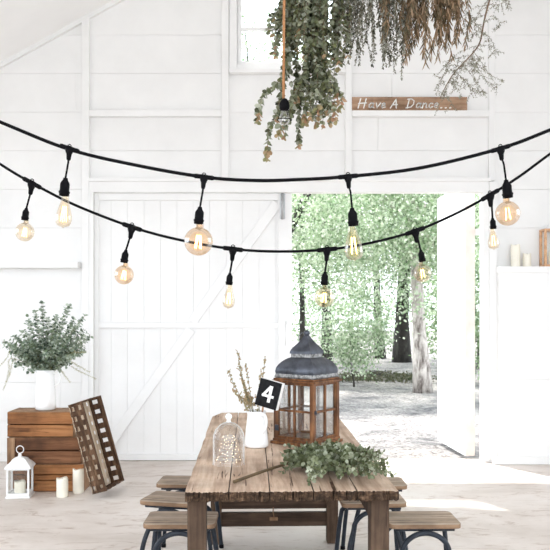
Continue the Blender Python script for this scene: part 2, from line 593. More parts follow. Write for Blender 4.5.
def stud(i, px0, px1, py0, py1, d=0.05, z=None):
    t = MB().box((wx(px0), WY - d, wz(py1) if z is None else z[0]), (wx(px1), WY + 0.005, wz(py0) if z is None else z[1]))
    structure('trim_%d' % i, t, M['white'], 0.004)
stud(2, 83, 90.3, 0, 461, 0.055, (0, roof_z(wx(84)) - 0.01))
stud(3, 222, 229, -80, 181, 0.05)
stud(4, 345, 351.5, -80, 181, 0.05)
stud(5, 487.5, 495, 0, 0, 0.075, (0, wz(183)))
stud(6, 488, 494, 0, 0, 0.03, (wz(181), roof_z(wx(490)) - 0.02))
stud(7, 90.3, 222, 111, 117.5, 0.05)
stud(8, 351.5, 487, 112, 118, 0.07)
stud(9, 90.5, 487.5, 181, 193, 0.06)          # door header
stud(10, 90, 488.5, 179, 182.5, 0.085)        # drip ledge on the header
stud(11, 90.5, 94.5, 193, 461, 0.06)          # left jamb
stud(12, 481, 487.5, 193, 461, 0.06, (0, wz(193)))
# shelf on the left wall
sh = MB().box((XL, WY - 0.13, wz(268.5)), (wx(81), WY, wz(262.5)))
structure('trim_13', sh, M['white'], 0.003)
# clad lower wall on the right, topped by a ledge
LED = WY - 0.15
LZ = H_EYE + (HOR - 266.5) * LED / FPX
lb = MB()
for z0_, z1_ in ((0.0, 0.80), (0.80, LZ - 0.03)):
    lb.box((wx(495), LED, z0_ + 0.001), (XR, LED + 0.03, z1_ - 0.001))
lb.box((wx(495), LED + 0.025, 0), (XR, WY, LZ - 0.03))
structure('wall_lining', lb, M['white'])
structure('trim_14', MB().box((wx(494), LED - 0.025, LZ - 0.06), (XR, WY, LZ)), M['white'], 0.004)
structure('baseboard_right', MB().box((wx(488), LED - 0.03, 0), (XR, LED + 0.01, 0.075)), M['white'], 0.006)
structure('baseboard_left', MB().box((XL, WY - 0.03, 0), (wx(83), WY, 0.085)), M['white'], 0.006)

# upper window
wf = MB()
fx0, fx1, fz0, fz1 = wx(229.5), wx(345), wz(71), WZ1 + 0.06
Y0, Y1 = WY - 0.035, WY + 0.07
wf.box((fx0, Y0, fz0), (WX0 + 0.0, Y1, fz1))
wf.box((WX1, Y0, fz0), (fx1, Y1, fz1))
wf.box((WX0, Y0, fz0), (WX1, Y1, WZ0))
wf.box((WX0, Y0, WZ1), (WX1, Y1, fz1))
wf.box((fx0, Y0 - 0.05, wz(75)), (fx1, WY, fz0))
wroot = structure('window_1', wf, M['white_door'], 0.004)
bar = MB()
for py in (28, -20):
    bar.box((WX0 + 0.046, WY + 0.02, wz(py + 1.6)), (WX1 - 0.046, WY + 0.05, wz(py - 1.6)))
bar.build('glazing_bar', M['white_door'], wroot)
bar = MB().box((WX0 + 0.001, WY + 0.015, WZ0 + 0.041), (WX0 + 0.045, WY + 0.06, WZ1)).box((WX1 - 0.045, WY + 0.015, WZ0 + 0.041), (WX1 - 0.001, WY + 0.06, WZ1)).box((WX0 + 0.001, WY + 0.015, WZ0 + 0.001), (WX1 - 0.001, WY + 0.06, WZ0 + 0.04))
bar.build('sash_frame', M['white_door'], wroot)
MB().box((WX0 + 0.045, WY + 0.034, WZ0 + 0.04), (WX1 - 0.045, WY + 0.038, WZ1)).build('window_pane', M['pane'], wroot)

# ---- door_1: closed left leaf (vertical boards, Z brace)
def leaf_door(name, w, h, board, mirror=1, brace=True):
    """local: x along the leaf from the hinge side, +y is the outside face; inner face at y = 0"""
    root = empty(name)
    tag(root, kind='structure')
    bd = MB()
    n = max(3, round(w / board))
    bw = w / n
    for i in range(n):
        bd.box((i * bw + 0.0008, 0.0, 0.006), ((i + 1) * bw - 0.0008, 0.02, h))
    bd.box((0, 0.02, 0.006), (w, 0.035, h))
    bd.build('boards', M['white_door'], root)
    return root
DW, DH = DX0 - LX0, DZ
d1 = leaf_door('door_1', DW, DH - 0.01, 0.163)
d1.location = (LX0, WY + 0.03, 0)
def dpart(name, mb, m='white_door', bevel=0.004):
    o = mb.build(name, M[m], d1, bevel=bevel)
    return o
L = lambda px: wx(px) - LX0
dpart('stile', MB().box((L(94.5), -0.028, 0.02), (L(98.5), 0, DH)))
dpart('stile', MB().box((L(278.5), -0.03, 0.02), (L(291.8), 0.03, DH)))
dpart('rail', MB().box((L(98.5), -0.026, wz(328)), (L(278.5), 0, wz(322.5))))
dpart('rail', MB().box((L(98.5), -0.026, 0.006), (L(278.5), 0, wz(454.5))))
dpart('rail', MB().box((L(98.5), -0.026, wz(200)), (L(278.5), 0, wz(193.5))))
a = V((L(107), -0.0125, wz(447))); b = V((L(191), -0.0125, wz(329)))
dpart('brace', MB().bar(a, b, 0.095, 0.025))
a = V((L(192), -0.0125, wz(322))); b = V((L(277), -0.0125, wz(203)))
dpart('brace', MB().bar(a, b, 0.095, 0.025))
hg = MB().box((L(280), -0.05, wz(219)), (L(285), -0.028, wz(194)))
hg.tube([(L(282.5), -0.052, wz(219.5)), (L(282.5), -0.052, wz(193.5))], 0.014, 8)
for py in (197, 206, 216):
    hg.ball((L(284), -0.053, wz(py)), 0.008, 6)
hg.build('hinge', M['steel'], d1)
rd = MB().tube([(L(286), -0.045, wz(345)), (L(286), -0.045, wz(322))], 0.006, 6)
rd.tube([(L(286), -0.045, wz(345)), (L(284.5), -0.05, wz(346.5)), (L(284), -0.05, wz(343))], 0.005, 6)
rd.ball((L(286), -0.04, wz(322)), 0.014, 6)
rd.build('hook', M['white_metal'], d1)

# ---- door_2: right leaf, swung outwards
d2 = empty('door_2')
tag(d2, kind='structure')
HX, HY = 1.885, 7.92
ang = math.atan2(8.90 - HY, 1.808 - HX)
Lf = 0.985
d2.location = (HX, HY, 0)
d2.rotation_euler = (0, 0, ang)
DT = 2.70
bd = MB()
for i in range(6):
    bd.box((i * Lf / 6 + 0.001, -0.02, 0.015), ((i + 1) * Lf / 6 - 0.001, 0.0, DT))
bd.box((0, -0.04, 0.015), (Lf, -0.02, DT))
bd.build('boards', M['white_door'], d2)
MB().box((-0.004, -0.095, 0.015), (0.0, 0.0, DT)).build('door_edge', M['door_edge'], d2)
for zz in (0.06, 1.25, 2.55):
    MB().box((0, -0.095, zz), (Lf, -0.04, zz + 0.12)).build('rail', M['white_door'], d2)
MB().box((0, -0.095, 0.015), (0.1, -0.04, DT)).build('stile', M['white_door'], d2)
for zz in (0.35, 2.2):
    MB().box((-0.06, -0.15, zz), (0.0, -0.095, zz + 0.06)).build('hinge', M['white_metal'], d2)


# ------------------------------------------------------------------ foliage helpers
def sprig(stem, fol, path, leaf_l, leaf_w, step, r0=0.003, mi=0, tip_mi=None, tip_from=0.8, droop=0.2, pair=True, fold=0.2, spread=1.0, start=0.05, size_end=0.6, curl=0.0):
    """a stem tube with leaves set along it"""
    path = [V(p) for p in path]
    stem.tube(path, [r0 * (1 - 0.7 * i / (len(path) - 1)) for i in range(len(path))], 5)
    lens = [0]
    for i in range(1, len(path)):
        lens.append(lens[-1] + (path[i] - path[i - 1]).length)
    tot = lens[-1]
    s = tot * start
    i = 0
    ph = R.uniform(0, 6.28)
    while s < tot:
        while i < len(path) - 2 and lens[i + 1] < s:
            i += 1
        f = (s - lens[i]) / max(1e-6, lens[i + 1] - lens[i])
        p = path[i].lerp(path[i + 1], min(1, f))
        t = (path[i + 1] - path[i]).normalized()
        u = t.orthogonal().normalized()
        w = t.cross(u)
        ph += 1.57 + R.uniform(-0.4, 0.4)
        fr = s / tot
        sc = (1 - (1 - size_end) * fr) * R.uniform(0.75, 1.2)
        m = mi
        if tip_mi is not None and fr > tip_from and R.random() < (fr - tip_from) / (1 - tip_from) * 1.5:
            m = tip_mi
        for k in range(2 if pair else 1):
            a = ph + k * math.pi
            d = (u * math.cos(a) + w * math.sin(a)) * spread + t * R.uniform(0.2, 0.8) + V((0, 0, -droop)) + rv(0.25)
            nrm = t + rv(0.6)
            fol.leaf(p, d, nrm, leaf_l * sc, leaf_w * sc, fold, m, curl)
        s += step * R.uniform(0.7, 1.3)


def wiggle(a, b, n, amp, sag=0.0):
    a, b = V(a), V(b)
    out = []
    off = V((0, 0, 0))
    for i in range(n + 1):
        t = i / n
        if i:
            off = off + rv(amp)
            off *= 0.9
        out.append(a.lerp(b, t) + off + V((0, 0, -sag * 4 * t * (1 - t))))
    return out


# ------------------------------------------------------------------ trestle table
TZ = 0.75
trot = math.atan2(0.030, 1.0)
table = empty('dining_table', (0.045, 3.11, 0), 0.0, 'long rustic wooden table with cracked plank top in the middle of the barn', 'table')
table.rotation_euler = (0, 0, trot)
TX0, TX1 = -0.396, 0.440
TL = 2.42
tt = MB()
cuts = [TX0, -0.225, -0.065, 0.105, 0.275, TX1]
for i in range(5):
    x0, x1 = cuts[i] + 0.0022, cuts[i + 1] - 0.0022
    zt = TZ - R.uniform(0, 0.003)
    zb = 0.7125
    y0 = R.uniform(-0.008, 0.006)
    n = 30
    b = len(tt.v)
    rows = []
    # rough sawn front edge, back corners cut off on the outer planks
    N = 30
    front = [(x0 + (x1 - x0) * k / N, y0 + R.uniform(-0.005, 0.004) + (0.010 if R.random() < 0.13 else 0)) for k in range(N + 1)]
    cl_ = 0.11
    if i == 0:
        back = [(x1, TL), (x0 + 0.055, TL), (x0, TL - 0.20)]
    elif i == 4:
        back = [(x1, TL - 0.20), (x1 - 0.055, TL), (x0, TL)]
    else:
        back = [(x1, TL + R.uniform(-0.01, 0.01)), (x0, TL + R.uniform(-0.01, 0.01))]
    sideR = [(x1 + (R.uniform(-0.004, 0.003) if i == 4 else 0), 0.15 * k) for k in range(1, 14)]
    sideL = [(x0 + (R.uniform(-0.003, 0.004) if i == 0 else 0), 0.15 * k) for k in range(13, 0, -1)]
    ring = front + sideR + back + sideL
    m_ = len(ring)
    for zz in (zb, zt):
        for k, (x, y) in enumerate(ring):
            jit = R.uniform(-0.005, 0.004) if zz == zb and k <= N else (-R.random() * 0.003 if k <= N else 0)
            tt.v.append(V((x, y + (R.uniform(-0.005, 0.004) if k <= N else 0), zz + jit)))
    tt.face(tuple(b + m_ + k for k in range(m_)))
    tt.face(tuple(b + k for k in reversed(range(m_))), 2)
    for k in range(m_):
        k2 = (k + 1) % m_
        tt.face((b + k, b + k2, b + m_ + k2, b + m_ + k), 2)
tt.box((TX0 + 0.03, 0.03, 0.704), (TX1 - 0.03, TL - 0.22, 0.735), 1)
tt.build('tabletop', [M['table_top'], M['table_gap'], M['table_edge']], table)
for (xa, xb, ya) in ((-0.390, -0.316, 0.06), (0.338, 0.412, 0.06), (-0.388, -0.322, 1.86), (0.335, 0.405, 1.86)):
    MB().box((xa, ya, 0), (xb, ya + 0.085, 0.703)).build('leg', M['table_leg'], table, bevel=0.004)
MB().box((-0.33, 1.885, 0.215), (0.345, 1.92, 0.335)).build('rail', M['table_rail'], table, bevel=0.003)
MB().box((-0.33, 1.885, 0.105), (0.345, 1.925, 0.19)).build('rail', M['table_rail'], table, bevel=0.003)
MB().box((-0.38, 0.10, 0.60), (-0.35, 1.9, 0.703)).build('apron', M['table_rail'], table)
MB().box((0.35, 0.10, 0.60), (0.38, 1.9, 0.703)).build('apron', M['table_rail'], table)
MB().tube([(0.0, 1.88, 0.225), (0.0, 1.88, 0.19), (0.006, 1.876, 0.16)], 0.004, 6).box((-0.022, 1.872, 0.145), (0.028, 1.884, 0.165)).build('peg', M['crate_end'], table)


# ------------------------------------------------------------------ stools
SH = 0.45
def make_stool(label):
    root = empty('stool', (0, 0, 0), 0, label, 'stool', 'school stools along the table')
    w, d = 0.17, 0.128
    st = MB()
    ring = []
    rc = 0.03
    for cx, cy, a0 in ((w - rc, d - rc, 0), (-w + rc, d - rc, 90), (-w + rc, -d + rc, 180), (w - rc, -d + rc, 270)):
        for k in range(5):
            a = math.radians(a0 + 90 * k / 4)
            ring.append((cx + rc * math.cos(a), cy + rc * math.sin(a)))
    n = len(ring)
    for zz in (SH - 0.022, SH):
        for x, y in ring:
            st.v.append(V((x, y, zz - (0.004 * (1 - (x / w) ** 2) if zz == SH else 0))))
    st.face(tuple(n + k for k in range(n)))
    st.face(tuple(reversed(range(n))))
    for k in range(n):
        st.face((k, (k + 1) % n, n + (k + 1) % n, n + k), 1)
    st.build('seat', [M['seat'], M['seat_edge']], root, bevel=0.002)
    for sgn in (-1, 1):
        y = sgn * (d - 0.006)
        wt, top = (0.112, SH - 0.030) if sgn < 0 else (0.146, SH - 0.036)
        fx = 0.165 if sgn < 0 else 0.178
        hgt_ = 0.10 if sgn < 0 else 0.06
        pth = [(-fx, y + sgn * 0.045, 0.012), (-(wt * 0.55 + fx * 0.45), y + sgn * 0.022, 0.22)]
        for k in range(11):
            a = math.pi * (1 - k / 10)
            pth.append((wt * math.cos(a), y, top - 0.0125 - hgt_ + hgt_ * math.sin(a)))
        pth += [(wt * 0.55 + fx * 0.45, y + sgn * 0.022, 0.22), (fx, y + sgn * 0.045, 0.012)]
        MB().tube(smooth_path(pth, 4), 0.0125, 10).build('hoop_leg', M['dark_tube'], root)
        for sx in (-1, 1):
            MB().lathe([(0.0001, 0), (0.015, 0), (0.015, 0.02), (0.0115, 0.022)], 10, 0, (sx * fx, y + sgn * 0.045, 0)).build('rubber_foot', M['black_rubber'], root)
    fr = MB().box((-0.12, -d + 0.02, SH - 0.035), (-0.095, d - 0.02, SH - 0.022)).box((0.095, -d + 0.02, SH - 0.035), (0.12, d - 0.02, SH - 0.022))
    fr.tube([(-0.14, -0.1, 0.42), (0.14, -0.1, 0.42)], 0.009, 8).tube([(-0.14, 0.1, 0.42), (0.14, 0.1, 0.42)], 0.009, 8)
    fr.build('seat_frame', M['dark_tube'], root)
    return root
s0 = make_stool('wooden seated stool nearest the camera on the left side of the table')
s0.location = (-0.452, 3.875, 0)
for (x, y, a, lab) in ((-0.525, 4.30, -14, 'wooden seated stool on the left of the table, turned askew, second from the camera'),
                       (-0.515, 4.74, -3, 'wooden seated stool farthest from the camera on the left side of the table'),
                       (0.705, 3.875, 1, 'wooden seated stool pulled out from the right side of the table, nearest the camera'),
                       (0.515, 4.28, 2, 'wooden seated stool pushed under the right of the table, second from the camera'),
                       (0.59, 4.70, 0, 'wooden seated stool farthest from the camera on the right side of the table')):
    dup(s0, (x, y, 0), math.radians(a), lab)


# ------------------------------------------------------------------ big lantern on the table
LC = (0.169, 4.263, TZ)
lan = empty('lantern', LC, math.radians(54), 'large brown wooden lantern with domed blue zinc roof on the table', 'lantern')
hb, ht = 0.114, 0.325     # half body width, height of the cornice underside
MB().box((-0.140, -0.140, 0), (0.140, 0.140, 0.016)).box((-0.130, -0.130, 0.016), (0.130, 0.130, 0.03)).build('base', M['lantern_wood'], lan, bevel=0.003)
for sx in (-1, 1):
    for sy in (-1, 1):
        MB().box((sx * hb - 0.0125, sy * hb - 0.0125, 0.03), (sx * hb + 0.0125, sy * hb + 0.0125, ht)).build('corner_post', M['lantern_wood'], lan, bevel=0.002)
for k in range(4):
    rz = Matrix.Rotation(k * math.pi / 2, 4, 'Z')
    f = MB()
    for (x0, x1, z0, z1) in ((-0.1015, 0.1015, 0.03, 0.043), (-0.1015, 0.1015, ht - 0.013, ht), (-0.1015, 0.1015, 0.172, 0.183), (-0.0055, 0.0055, 0.043, ht - 0.013)):
        f.box((x0, -hb - 0.006, z0), (x1, -hb + 0.006, z1), 0, rz)
    f.build('window_frame', M['lantern_wood'], lan)
    MB().box((-0.1015, -hb - 0.001, 0.043), (0.1015, -hb + 0.001, ht - 0.013), 0, rz).build('pane', M['lantern_pane'], lan)
MB().box((-0.138, -0.138, ht), (0.138, 0.138, ht + 0.012)).box((-0.128, -0.128, ht + 0.012), (0.128, 0.128, ht + 0.022)).build('cornice', M['lantern_wood'], lan, bevel=0.003)
def sqloft(prof, n=24):
    """square sections (rounded a little): prof = [(half_diagonal, z)]"""
    mb = MB()
    secs = []
    for hd, z in prof:
        hs = hd / math.sqrt(2)
        ring = []
        q = n // 4
        cs = [(1, -1), (1, 1), (-1, 1), (-1, -1)]
        for i in range(4):
            a, b = cs[i], cs[(i + 1) % 4]
            for k in range(q):
                t = k / q
                bulge = 1.0 + 0.015 * math.sin(math.pi * t)
                ring.append(((a[0] + (b[0] - a[0]) * t) * hs * bulge, (a[1] + (b[1] - a[1]) * t) * hs * bulge, z))
        secs.append(ring)
    q = n // 4
    for i in range(4):
        b = len(mb.v)
        for ring in secs:
            mb.v += [V(ring[(i * q + k) % n]) for k in range(q + 1)]
        for r_ in range(len(secs) - 1):
            for k in range(q):
                a_ = b + r_ * (q + 1) + k
                mb.face((a_, a_ + 1, a_ + q + 2, a_ + q + 1), 0, True)
    b = len(mb.v)
    mb.v += [V(p) for p in secs[-1]]
    mb.face(tuple(b + k for k in range(n)))
    return mb
lz = lambda py: H_EYE + (HOR - py) / 187.6 - TZ
pxd = lambda p: p / 187.6
sqloft([(pxd(r), lz(y)) for r, y in ((31.5, 373), (32, 370.5), (31, 367), (28.5, 363.8), (25.3, 361.2), (21.5, 359), (18, 357.5), (15, 356.8))]).build('roof', M['zinc'], lan)
sqloft([(pxd(31.5), lz(377)), (pxd(33), lz(376)), (pxd(32), lz(374.5)), (pxd(31.3), lz(372.8))]).build('pierced_band', M['frill'], lan)
sqloft([(pxd(16), lz(358)), (pxd(16), lz(352.5))]).build('pierced_band', M['frill'], lan)
sqloft([(pxd(r), lz(y)) for r, y in ((17.5, 353.4), (17.2, 351.4), (15.8, 349), (13, 346.4), (9.6, 343.4), (6.6, 340.2), (4.3, 337.6), (3, 335.4))]).build('roof_cap', M['zinc'], lan)
MB().ball((0, 0, lz(333.2)), pxd(3.3), 12).build('knob', M['zinc'], lan)
rg = MB()
rg.tube([(pxd(4.8) * math.cos(a) * 0.72 - 0.012, pxd(4.8) * math.cos(a) * 0.72 - 0.012, lz(337.5) + pxd(5) * math.sin(a)) for a in [2 * math.pi * k / 20 for k in range(21)]], 0.0018, 6)
rg.build('hanging_ring', M['zinc'], lan, rot=(0, 0, math.radians(-90)))
lt = MB()
for k in range(3):
    a = k * math.pi / 3
    lt.bar(V((-0.012 * math.cos(a), 0, -0.012 * math.sin(a))), V((0.012 * math.cos(a), 0, 0.012 * math.sin(a))), 0.005, 0.004)
lt.ball((0, -0.003, 0), 0.006, 8)
lt.build('latch', M['zinc'], lan, loc=(-0.112, -0.130, 0.178))
for zz in (0.07, 0.26):
    MB().box((-0.131, 0.092, zz), (-0.127, 0.115, zz + 0.03)).build('hinge', M['zinc'], lan)

# ------------------------------------------------------------------ jug, stems, table number
def jug(name, loc, prof, thick, label, handle, rz=0.0):
    root = empty(name, loc, rz, label, 'jug')
    inner = [(max(0.002, r - thick), z + (thick if i == 0 else 0)) for i, (r, z) in enumerate(prof)]
    body = MB().lathe([(0.0001, 0)] + prof + list(reversed(inner)) + [(0.0001, inner[0][1])], 40)
    # pull a pouring lip on the -x side
    topz = prof[-1][1]
    for v in body.v:
        if v.z > topz * 0.86 and v.x < 0:
            k = (v.z - topz * 0.86) / (topz * 0.14)
            a = abs(math.atan2(v.y, -v.x))
            v.x -= 0.022 * k * k * math.exp(-(a / 0.35) ** 2)
    body.build('body', M['ceramic'], root)
    MB().tube(smooth_path(handle, 6), 0.0075, 10).build('handle', M['ceramic'], root)
    return root
JY_ = 4.13
jl = P(256.5, 447, JY_ ); jl.z = TZ
jug('jug', jl, [(0.055, 0.0), (0.0615, 0.006), (0.0605, 0.03), (0.055, 0.09), (0.049, 0.14), (0.047, 0.165), (0.049, 0.184)], 0.005,
    'small white ceramic jug holding dried stems on the table', [(0.046, 0, 0.165), (0.07, 0, 0.168), (0.083, 0, 0.14), (0.075, 0, 0.10), (0.052, 0, 0.075)], math.radians(-52))
ds = empty('dried_flowers', jl + V((0, 0, 0.02)), 0, 'dry brown stems with small buds standing in the small white jug', 'dried flowers')
stm, bud = MB(), MB()
for (tx, ty, dy) in ((237, 351, 0.0), (228, 371, 0.03), (246, 364, -0.02), (265, 357, 0.02), (243, 384, 0.03), (233, 389, -0.03), (247, 392, 0.03), (261, 372, -0.03), (239, 366, 0.02), (244, 398, -0.02)):
    e = P(tx, ty, JY_ + dy) - jl - V((0, 0, 0.02))
    mid = V((e.x * 0.35, e.y * 0.35, 0.17))
    p = smooth_path([(e.x * 0.05, e.y * 0.05, 0.0), mid, (e.x * 0.75, e.y * 0.8, 0.165 + (e.z - 0.165) * 0.6), e], 5)
    stm.tube(p, 0.0014, 5)
    for k in range(26):
        t = 0.46 + 0.54 * k / 25
        q = p[min(len(p) - 1, int(t * (len(p) - 1)))] + rv(0.007 if k < 25 else 0.002)
        bud.ball(q, R.uniform(0.0025, 0.0055), 6, 0, 1.3)
        if R.random() < 0.5:
            bud.leaf(q, rv(1) + V((0, 0, 0.6)), rv(1), 0.018, 0.006, 0.1)
for k in range(45):
    q = V((R.uniform(-0.06, 0.01), R.uniform(-0.03, 0.03), R.uniform(0.16, 0.25)))
    bud.ball(q, R.uniform(0.003, 0.006), 6)
stm.build('stem', M['twig_green'], ds)
bud.build('seed_head', M['bud'], ds)

# number block on a stick that stands in the jug
sg = P(269.3, 394, 4.03)
ns = empty('table_number', sg, math.radians(14), 'black square block with a white numeral four on a stick in the jug', 'table number')
ns.rotation_euler = (math.radians(-4), math.radians(13), math.radians(-22))
hw = 0.06
MB().box((-hw, -0.012, -hw - 0.01), (hw, 0.024, hw + 0.01)).build('block', M['block_wood'], ns, bevel=0.002)
MB().box((-hw + 0.001, -0.0145, -hw - 0.009), (hw - 0.001, -0.0122, hw + 0.009)).build('black_face', M['chalk_black'], ns)
fm = MB()
def stroke(mb, pts, w, y, mi=0, d=0.002):
    for a, c in zip(pts[:-1], pts[1:]):
        a3, c3 = V((a[0], y, a[1])), V((c[0], y, c[1]))
        e = (c3 - a3).normalized() * (w * 0.45)
        mb.bar(a3 - e, c3 + e, w, d, mi)
stroke(fm, [(0.004, 0.036), (-0.026, -0.010), (0.026, -0.010)], 0.013, -0.0155)
stroke(fm, [(0.010, 0.036), (0.010, -0.034)], 0.015, -0.0156)
fm.build('numeral', M['letter_white'], ns)
MB().tube([(-0.022, 0.008, -0.06), (-0.025, 0.03, -0.10)], 0.005, 8).build('stick', M['stick'], ns)

# ------------------------------------------------------------------ cloche with fairy lights
CC = V(((228.7 - 275) * 3.66 / FPX, 3.66, TZ))
cc = empty('cloche', CC, 0, 'clear glass bell cloche with round knob standing on the table', 'cloche')
rr = 0.0725
pr = [(rr + 0.002, 0.0), (rr, 0.004), (rr, 0.115)]
for k in range(1, 9):
    a = math.pi / 2 * k / 8
    pr.append((rr * math.cos(a), 0.115 + 0.078 * math.sin(a)))
MB().lathe(pr, 40).build('dome', M['cloche'], cc)
MB().lathe([(0.012, 0.193), (0.008, 0.198), (0.010, 0.203)] + [(0.0155 * math.sin(math.pi * k / 8), 0.217 - 0.0155 * math.cos(math.pi * k / 8)) for k in range(1, 9)], 20).build('knob', plain('frosted_knob', (0.85, 0.86, 0.85), 0.1), cc)
fy = empty('fairy_light_string', CC + V((0, 0, 0.002)), 0, 'tiny warm fairy lights on thin wire coiled inside the glass cloche', 'fairy lights')
pts = []
for k in range(120):
    t = k / 119
    z = 0.006 + 0.125 * t ** 1.1
    r = 0.062 * (1 - 0.5 * t) * R.uniform(0.45, 1.0)
    a = k * 0.9 + R.uniform(-0.3, 0.3)
    pts.append(V((r * math.cos(a), r * math.sin(a), z)))
MB().tube(smooth_path(pts, 2), 0.0006, 4).build('wire', M['steel'], fy)
led0 = MB().ball((0, 0, 0), 0.0012, 6).build('led', M['fairy'], fy)
led0.location = pts[0]
for k in range(2, 120, 2):
    c = led0.copy(); col.objects.link(c); c.parent = fy; c.location = pts[k]

# ------------------------------------------------------------------ eucalyptus branch lying on the table
bo = V((0.2, 3.55, TZ))
eb = empty('eucalyptus_branch', bo, 0, 'cut eucalyptus branch with grey green leaves lying across the table', 'branch')
stm, fol = MB(), MB()
s_a = P(234, 484, 3.235); s_a.z = TZ + 0.009
s_b = P(300, 461, 3.60); s_b.z = TZ + 0.03
main = smooth_path([s_a, s_a.lerp(s_b, 0.5) + V((0, 0, 0.004)), s_b, V((0.22, 3.72, TZ + 0.05)), V((0.34, 3.68, TZ + 0.055))], 6)
main = [p - bo for p in main]
stm.tube(main, [0.0075 - 0.004 * i / len(main) for i in range(len(main))], 8)
for k in range(70):
    t = R.uniform(0.42, 1.0)
    p = main[int(t * (len(main) - 1))]
    tgt = V((R.uniform(0.03, 0.485), R.uniform(3.12, 3.66), TZ + R.uniform(0.010, 0.10))) - bo
    if tgt.y > 0.2 and R.random() < 0.3:
        tgt.z += 0.03
    tgt.x = min(tgt.x, 0.30 + (3.75 - tgt.y - bo.y) * 0.5 - bo.x)
    if tgt.x + bo.x < 0.12: tgt.y = max(tgt.y, -0.16)
    sprig(stm, fol, wiggle(p, tgt, 6, 0.008, -0.015), 0.035, 0.026, 0.020, 0.0022, droop=0.0, size_end=0.62)
for v in fol.v:
    v.z = max(v.z, 0.006)
stm.build('stem', M['twig_brown'], eb)
fol.build('foliage', M['euc'], eb)

# ------------------------------------------------------------------ crates on the left
def crate(label, x0, x1, y0, y1, z0, h, slats, mt, rz=0.0):
    cx, cy = (x0 + x1) / 2, (y0 + y1) / 2
    cy -= 0.07
    root = empty('crate', (cx, cy, z0), rz, label, 'crate', 'stacked wooden crates')
    w, d = (x1 - x0) / 2, (y1 - y0) / 2
    for s in (-1, 1):
        MB().box((s * w - (0.018 if s > 0 else 0), -d + 0.012, 0), (s * w + (0 if s > 0 else 0.018), d - 0.012, h - 0.001)).build('end_panel', M['crate_end'], root, bevel=0.002)
    z = 0.0
    for f in slats:
        hh = h * f
        for s in (-1, 1):
            MB().box((-w, s * d - (0.012 if s > 0 else 0), z + 0.0045), (w, s * d + (0 if s > 0 else 0.012), z + hh - 0.0045)).build('side_slat', mt, root, bevel=0.002)
        z += hh
    n = 3
    for k in range(n):
        y = -d + 0.012 + (2 * d - 0.024) * k / n
        MB().box((-w + 0.018, y + 0.003, h - 0.012), (w - 0.018, y + (2 * d - 0.024) / n - 0.003, h - 0.002)).build('top_board', M['crate_end'], root)
    return root
crate('bottom crate of the stack, orange brown with three slats on the floor', -2.12, -1.535, 6.48, 6.80, 0, 0.222, (0.42, 0.2, 0.38), M['crate_a'])
mid = crate('middle crate of the stack, darkest brown with two slats', -2.14, -1.56, 6.48, 6.80, 0.222, 0.217, (0.5, 0.5), M['crate_b'], math.radians(1.5))
MB().box((-0.296, -0.172, 0.003), (-0.234, -0.160, 0.214)).build('corner_batten', M['crate_end'], mid, bevel=0.002)
crate('top crate of the stack, orange brown with a white jug on it', -2.145, -1.62, 6.48, 6.79, 0.439, 0.203, (0.5, 0.5), M['crate_a'])

# perforated slatted tray leaning on the crates
def lattice(mb, o, u, v, n, lu, lv, nu, nv, fu, fv, th, mi=0):
    """strips of wood woven into a panel: corner o, axes u (length lu) and v (length lv), normal n; nu x nv holes"""
    u, v, n = V(u), V(v), V(n)
    m = Matrix((u.to_4d(), v.to_4d(), n.to_4d(), (0, 0, 0, 1))).transposed()
    m[3] = (0, 0, 0, 1)
    for r in range(3):
        m[r][3] = o[r]
    pu, pv = lu / nu, lv / nv
    for i in range(nu + 1):
        w = pu * (1 - fu) / 2
        a = max(0, i * pu - w); b = min(lu, i * pu + w)
        mb.box((a, 0, 0), (b, lv, th * 0.55), mi, m)
    for j in range(nv + 1):
        w = pv * (1 - fv) / 2
        a = max(0, j * pv - w); b = min(lv, j * pv + w)
        mb.box((0, a, th * 0.45), (lu, b, th), mi, m)
tray = empty('slatted_tray', (-1.405, 6.42, 0.02), 0, 'long dark wooden tray with square holes leaning against the crates', 'tray')
TLn, TW, TD = 0.715, 0.32, 0.12
# local: z long axis, y tray width, x mouth direction
tb = MB(); lattice(tb, (0, 0, 0), (0, 0, 1), (0, 1, 0), (1, 0, 0), TLn, TW, 9, 4, 0.36, 0.36, 0.008); tb.build('tray_base', M['tray_lit'], tray)
ts = MB(); lattice(ts, (0, 0, 0), (0, 0, 1), (1, 0, 0), (0, 1, 0), TLn, TD, 9, 2, 0.46, 0.40, 0.009); ts.build('side_panel', M['tray_dark'], tray)
ts = MB(); lattice(ts, (0, TW - 0.009, 0), (0, 0, 1), (1, 0, 0), (0, 1, 0), TLn, TD, 9, 1, 0.42, 0.40, 0.009); ts.build('side_panel', M['tray_dark'], tray)
for zz in (0.0, TLn - 0.01):
    te = MB(); lattice(te, (0, 0, zz), (0, 1, 0), (1, 0, 0), (0, 0, 1), TW, TD, 4, 2, 0.4, 0.4, 0.009); te.build('end_panel', M['tray_dark'], tray)
for yy in (0.004, TW - 0.004):
    MB().box((TD - 0.014, yy - 0.007, 0), (TD + 0.004, yy + 0.007, TLn)).build('rim', M['tray_dark'], tray)
tray.location = (-1.412, 6.19, 0.03)
tray.rotation_euler = Euler((math.radians(3), math.radians(-15.5), math.radians(-15)), 'XYZ')

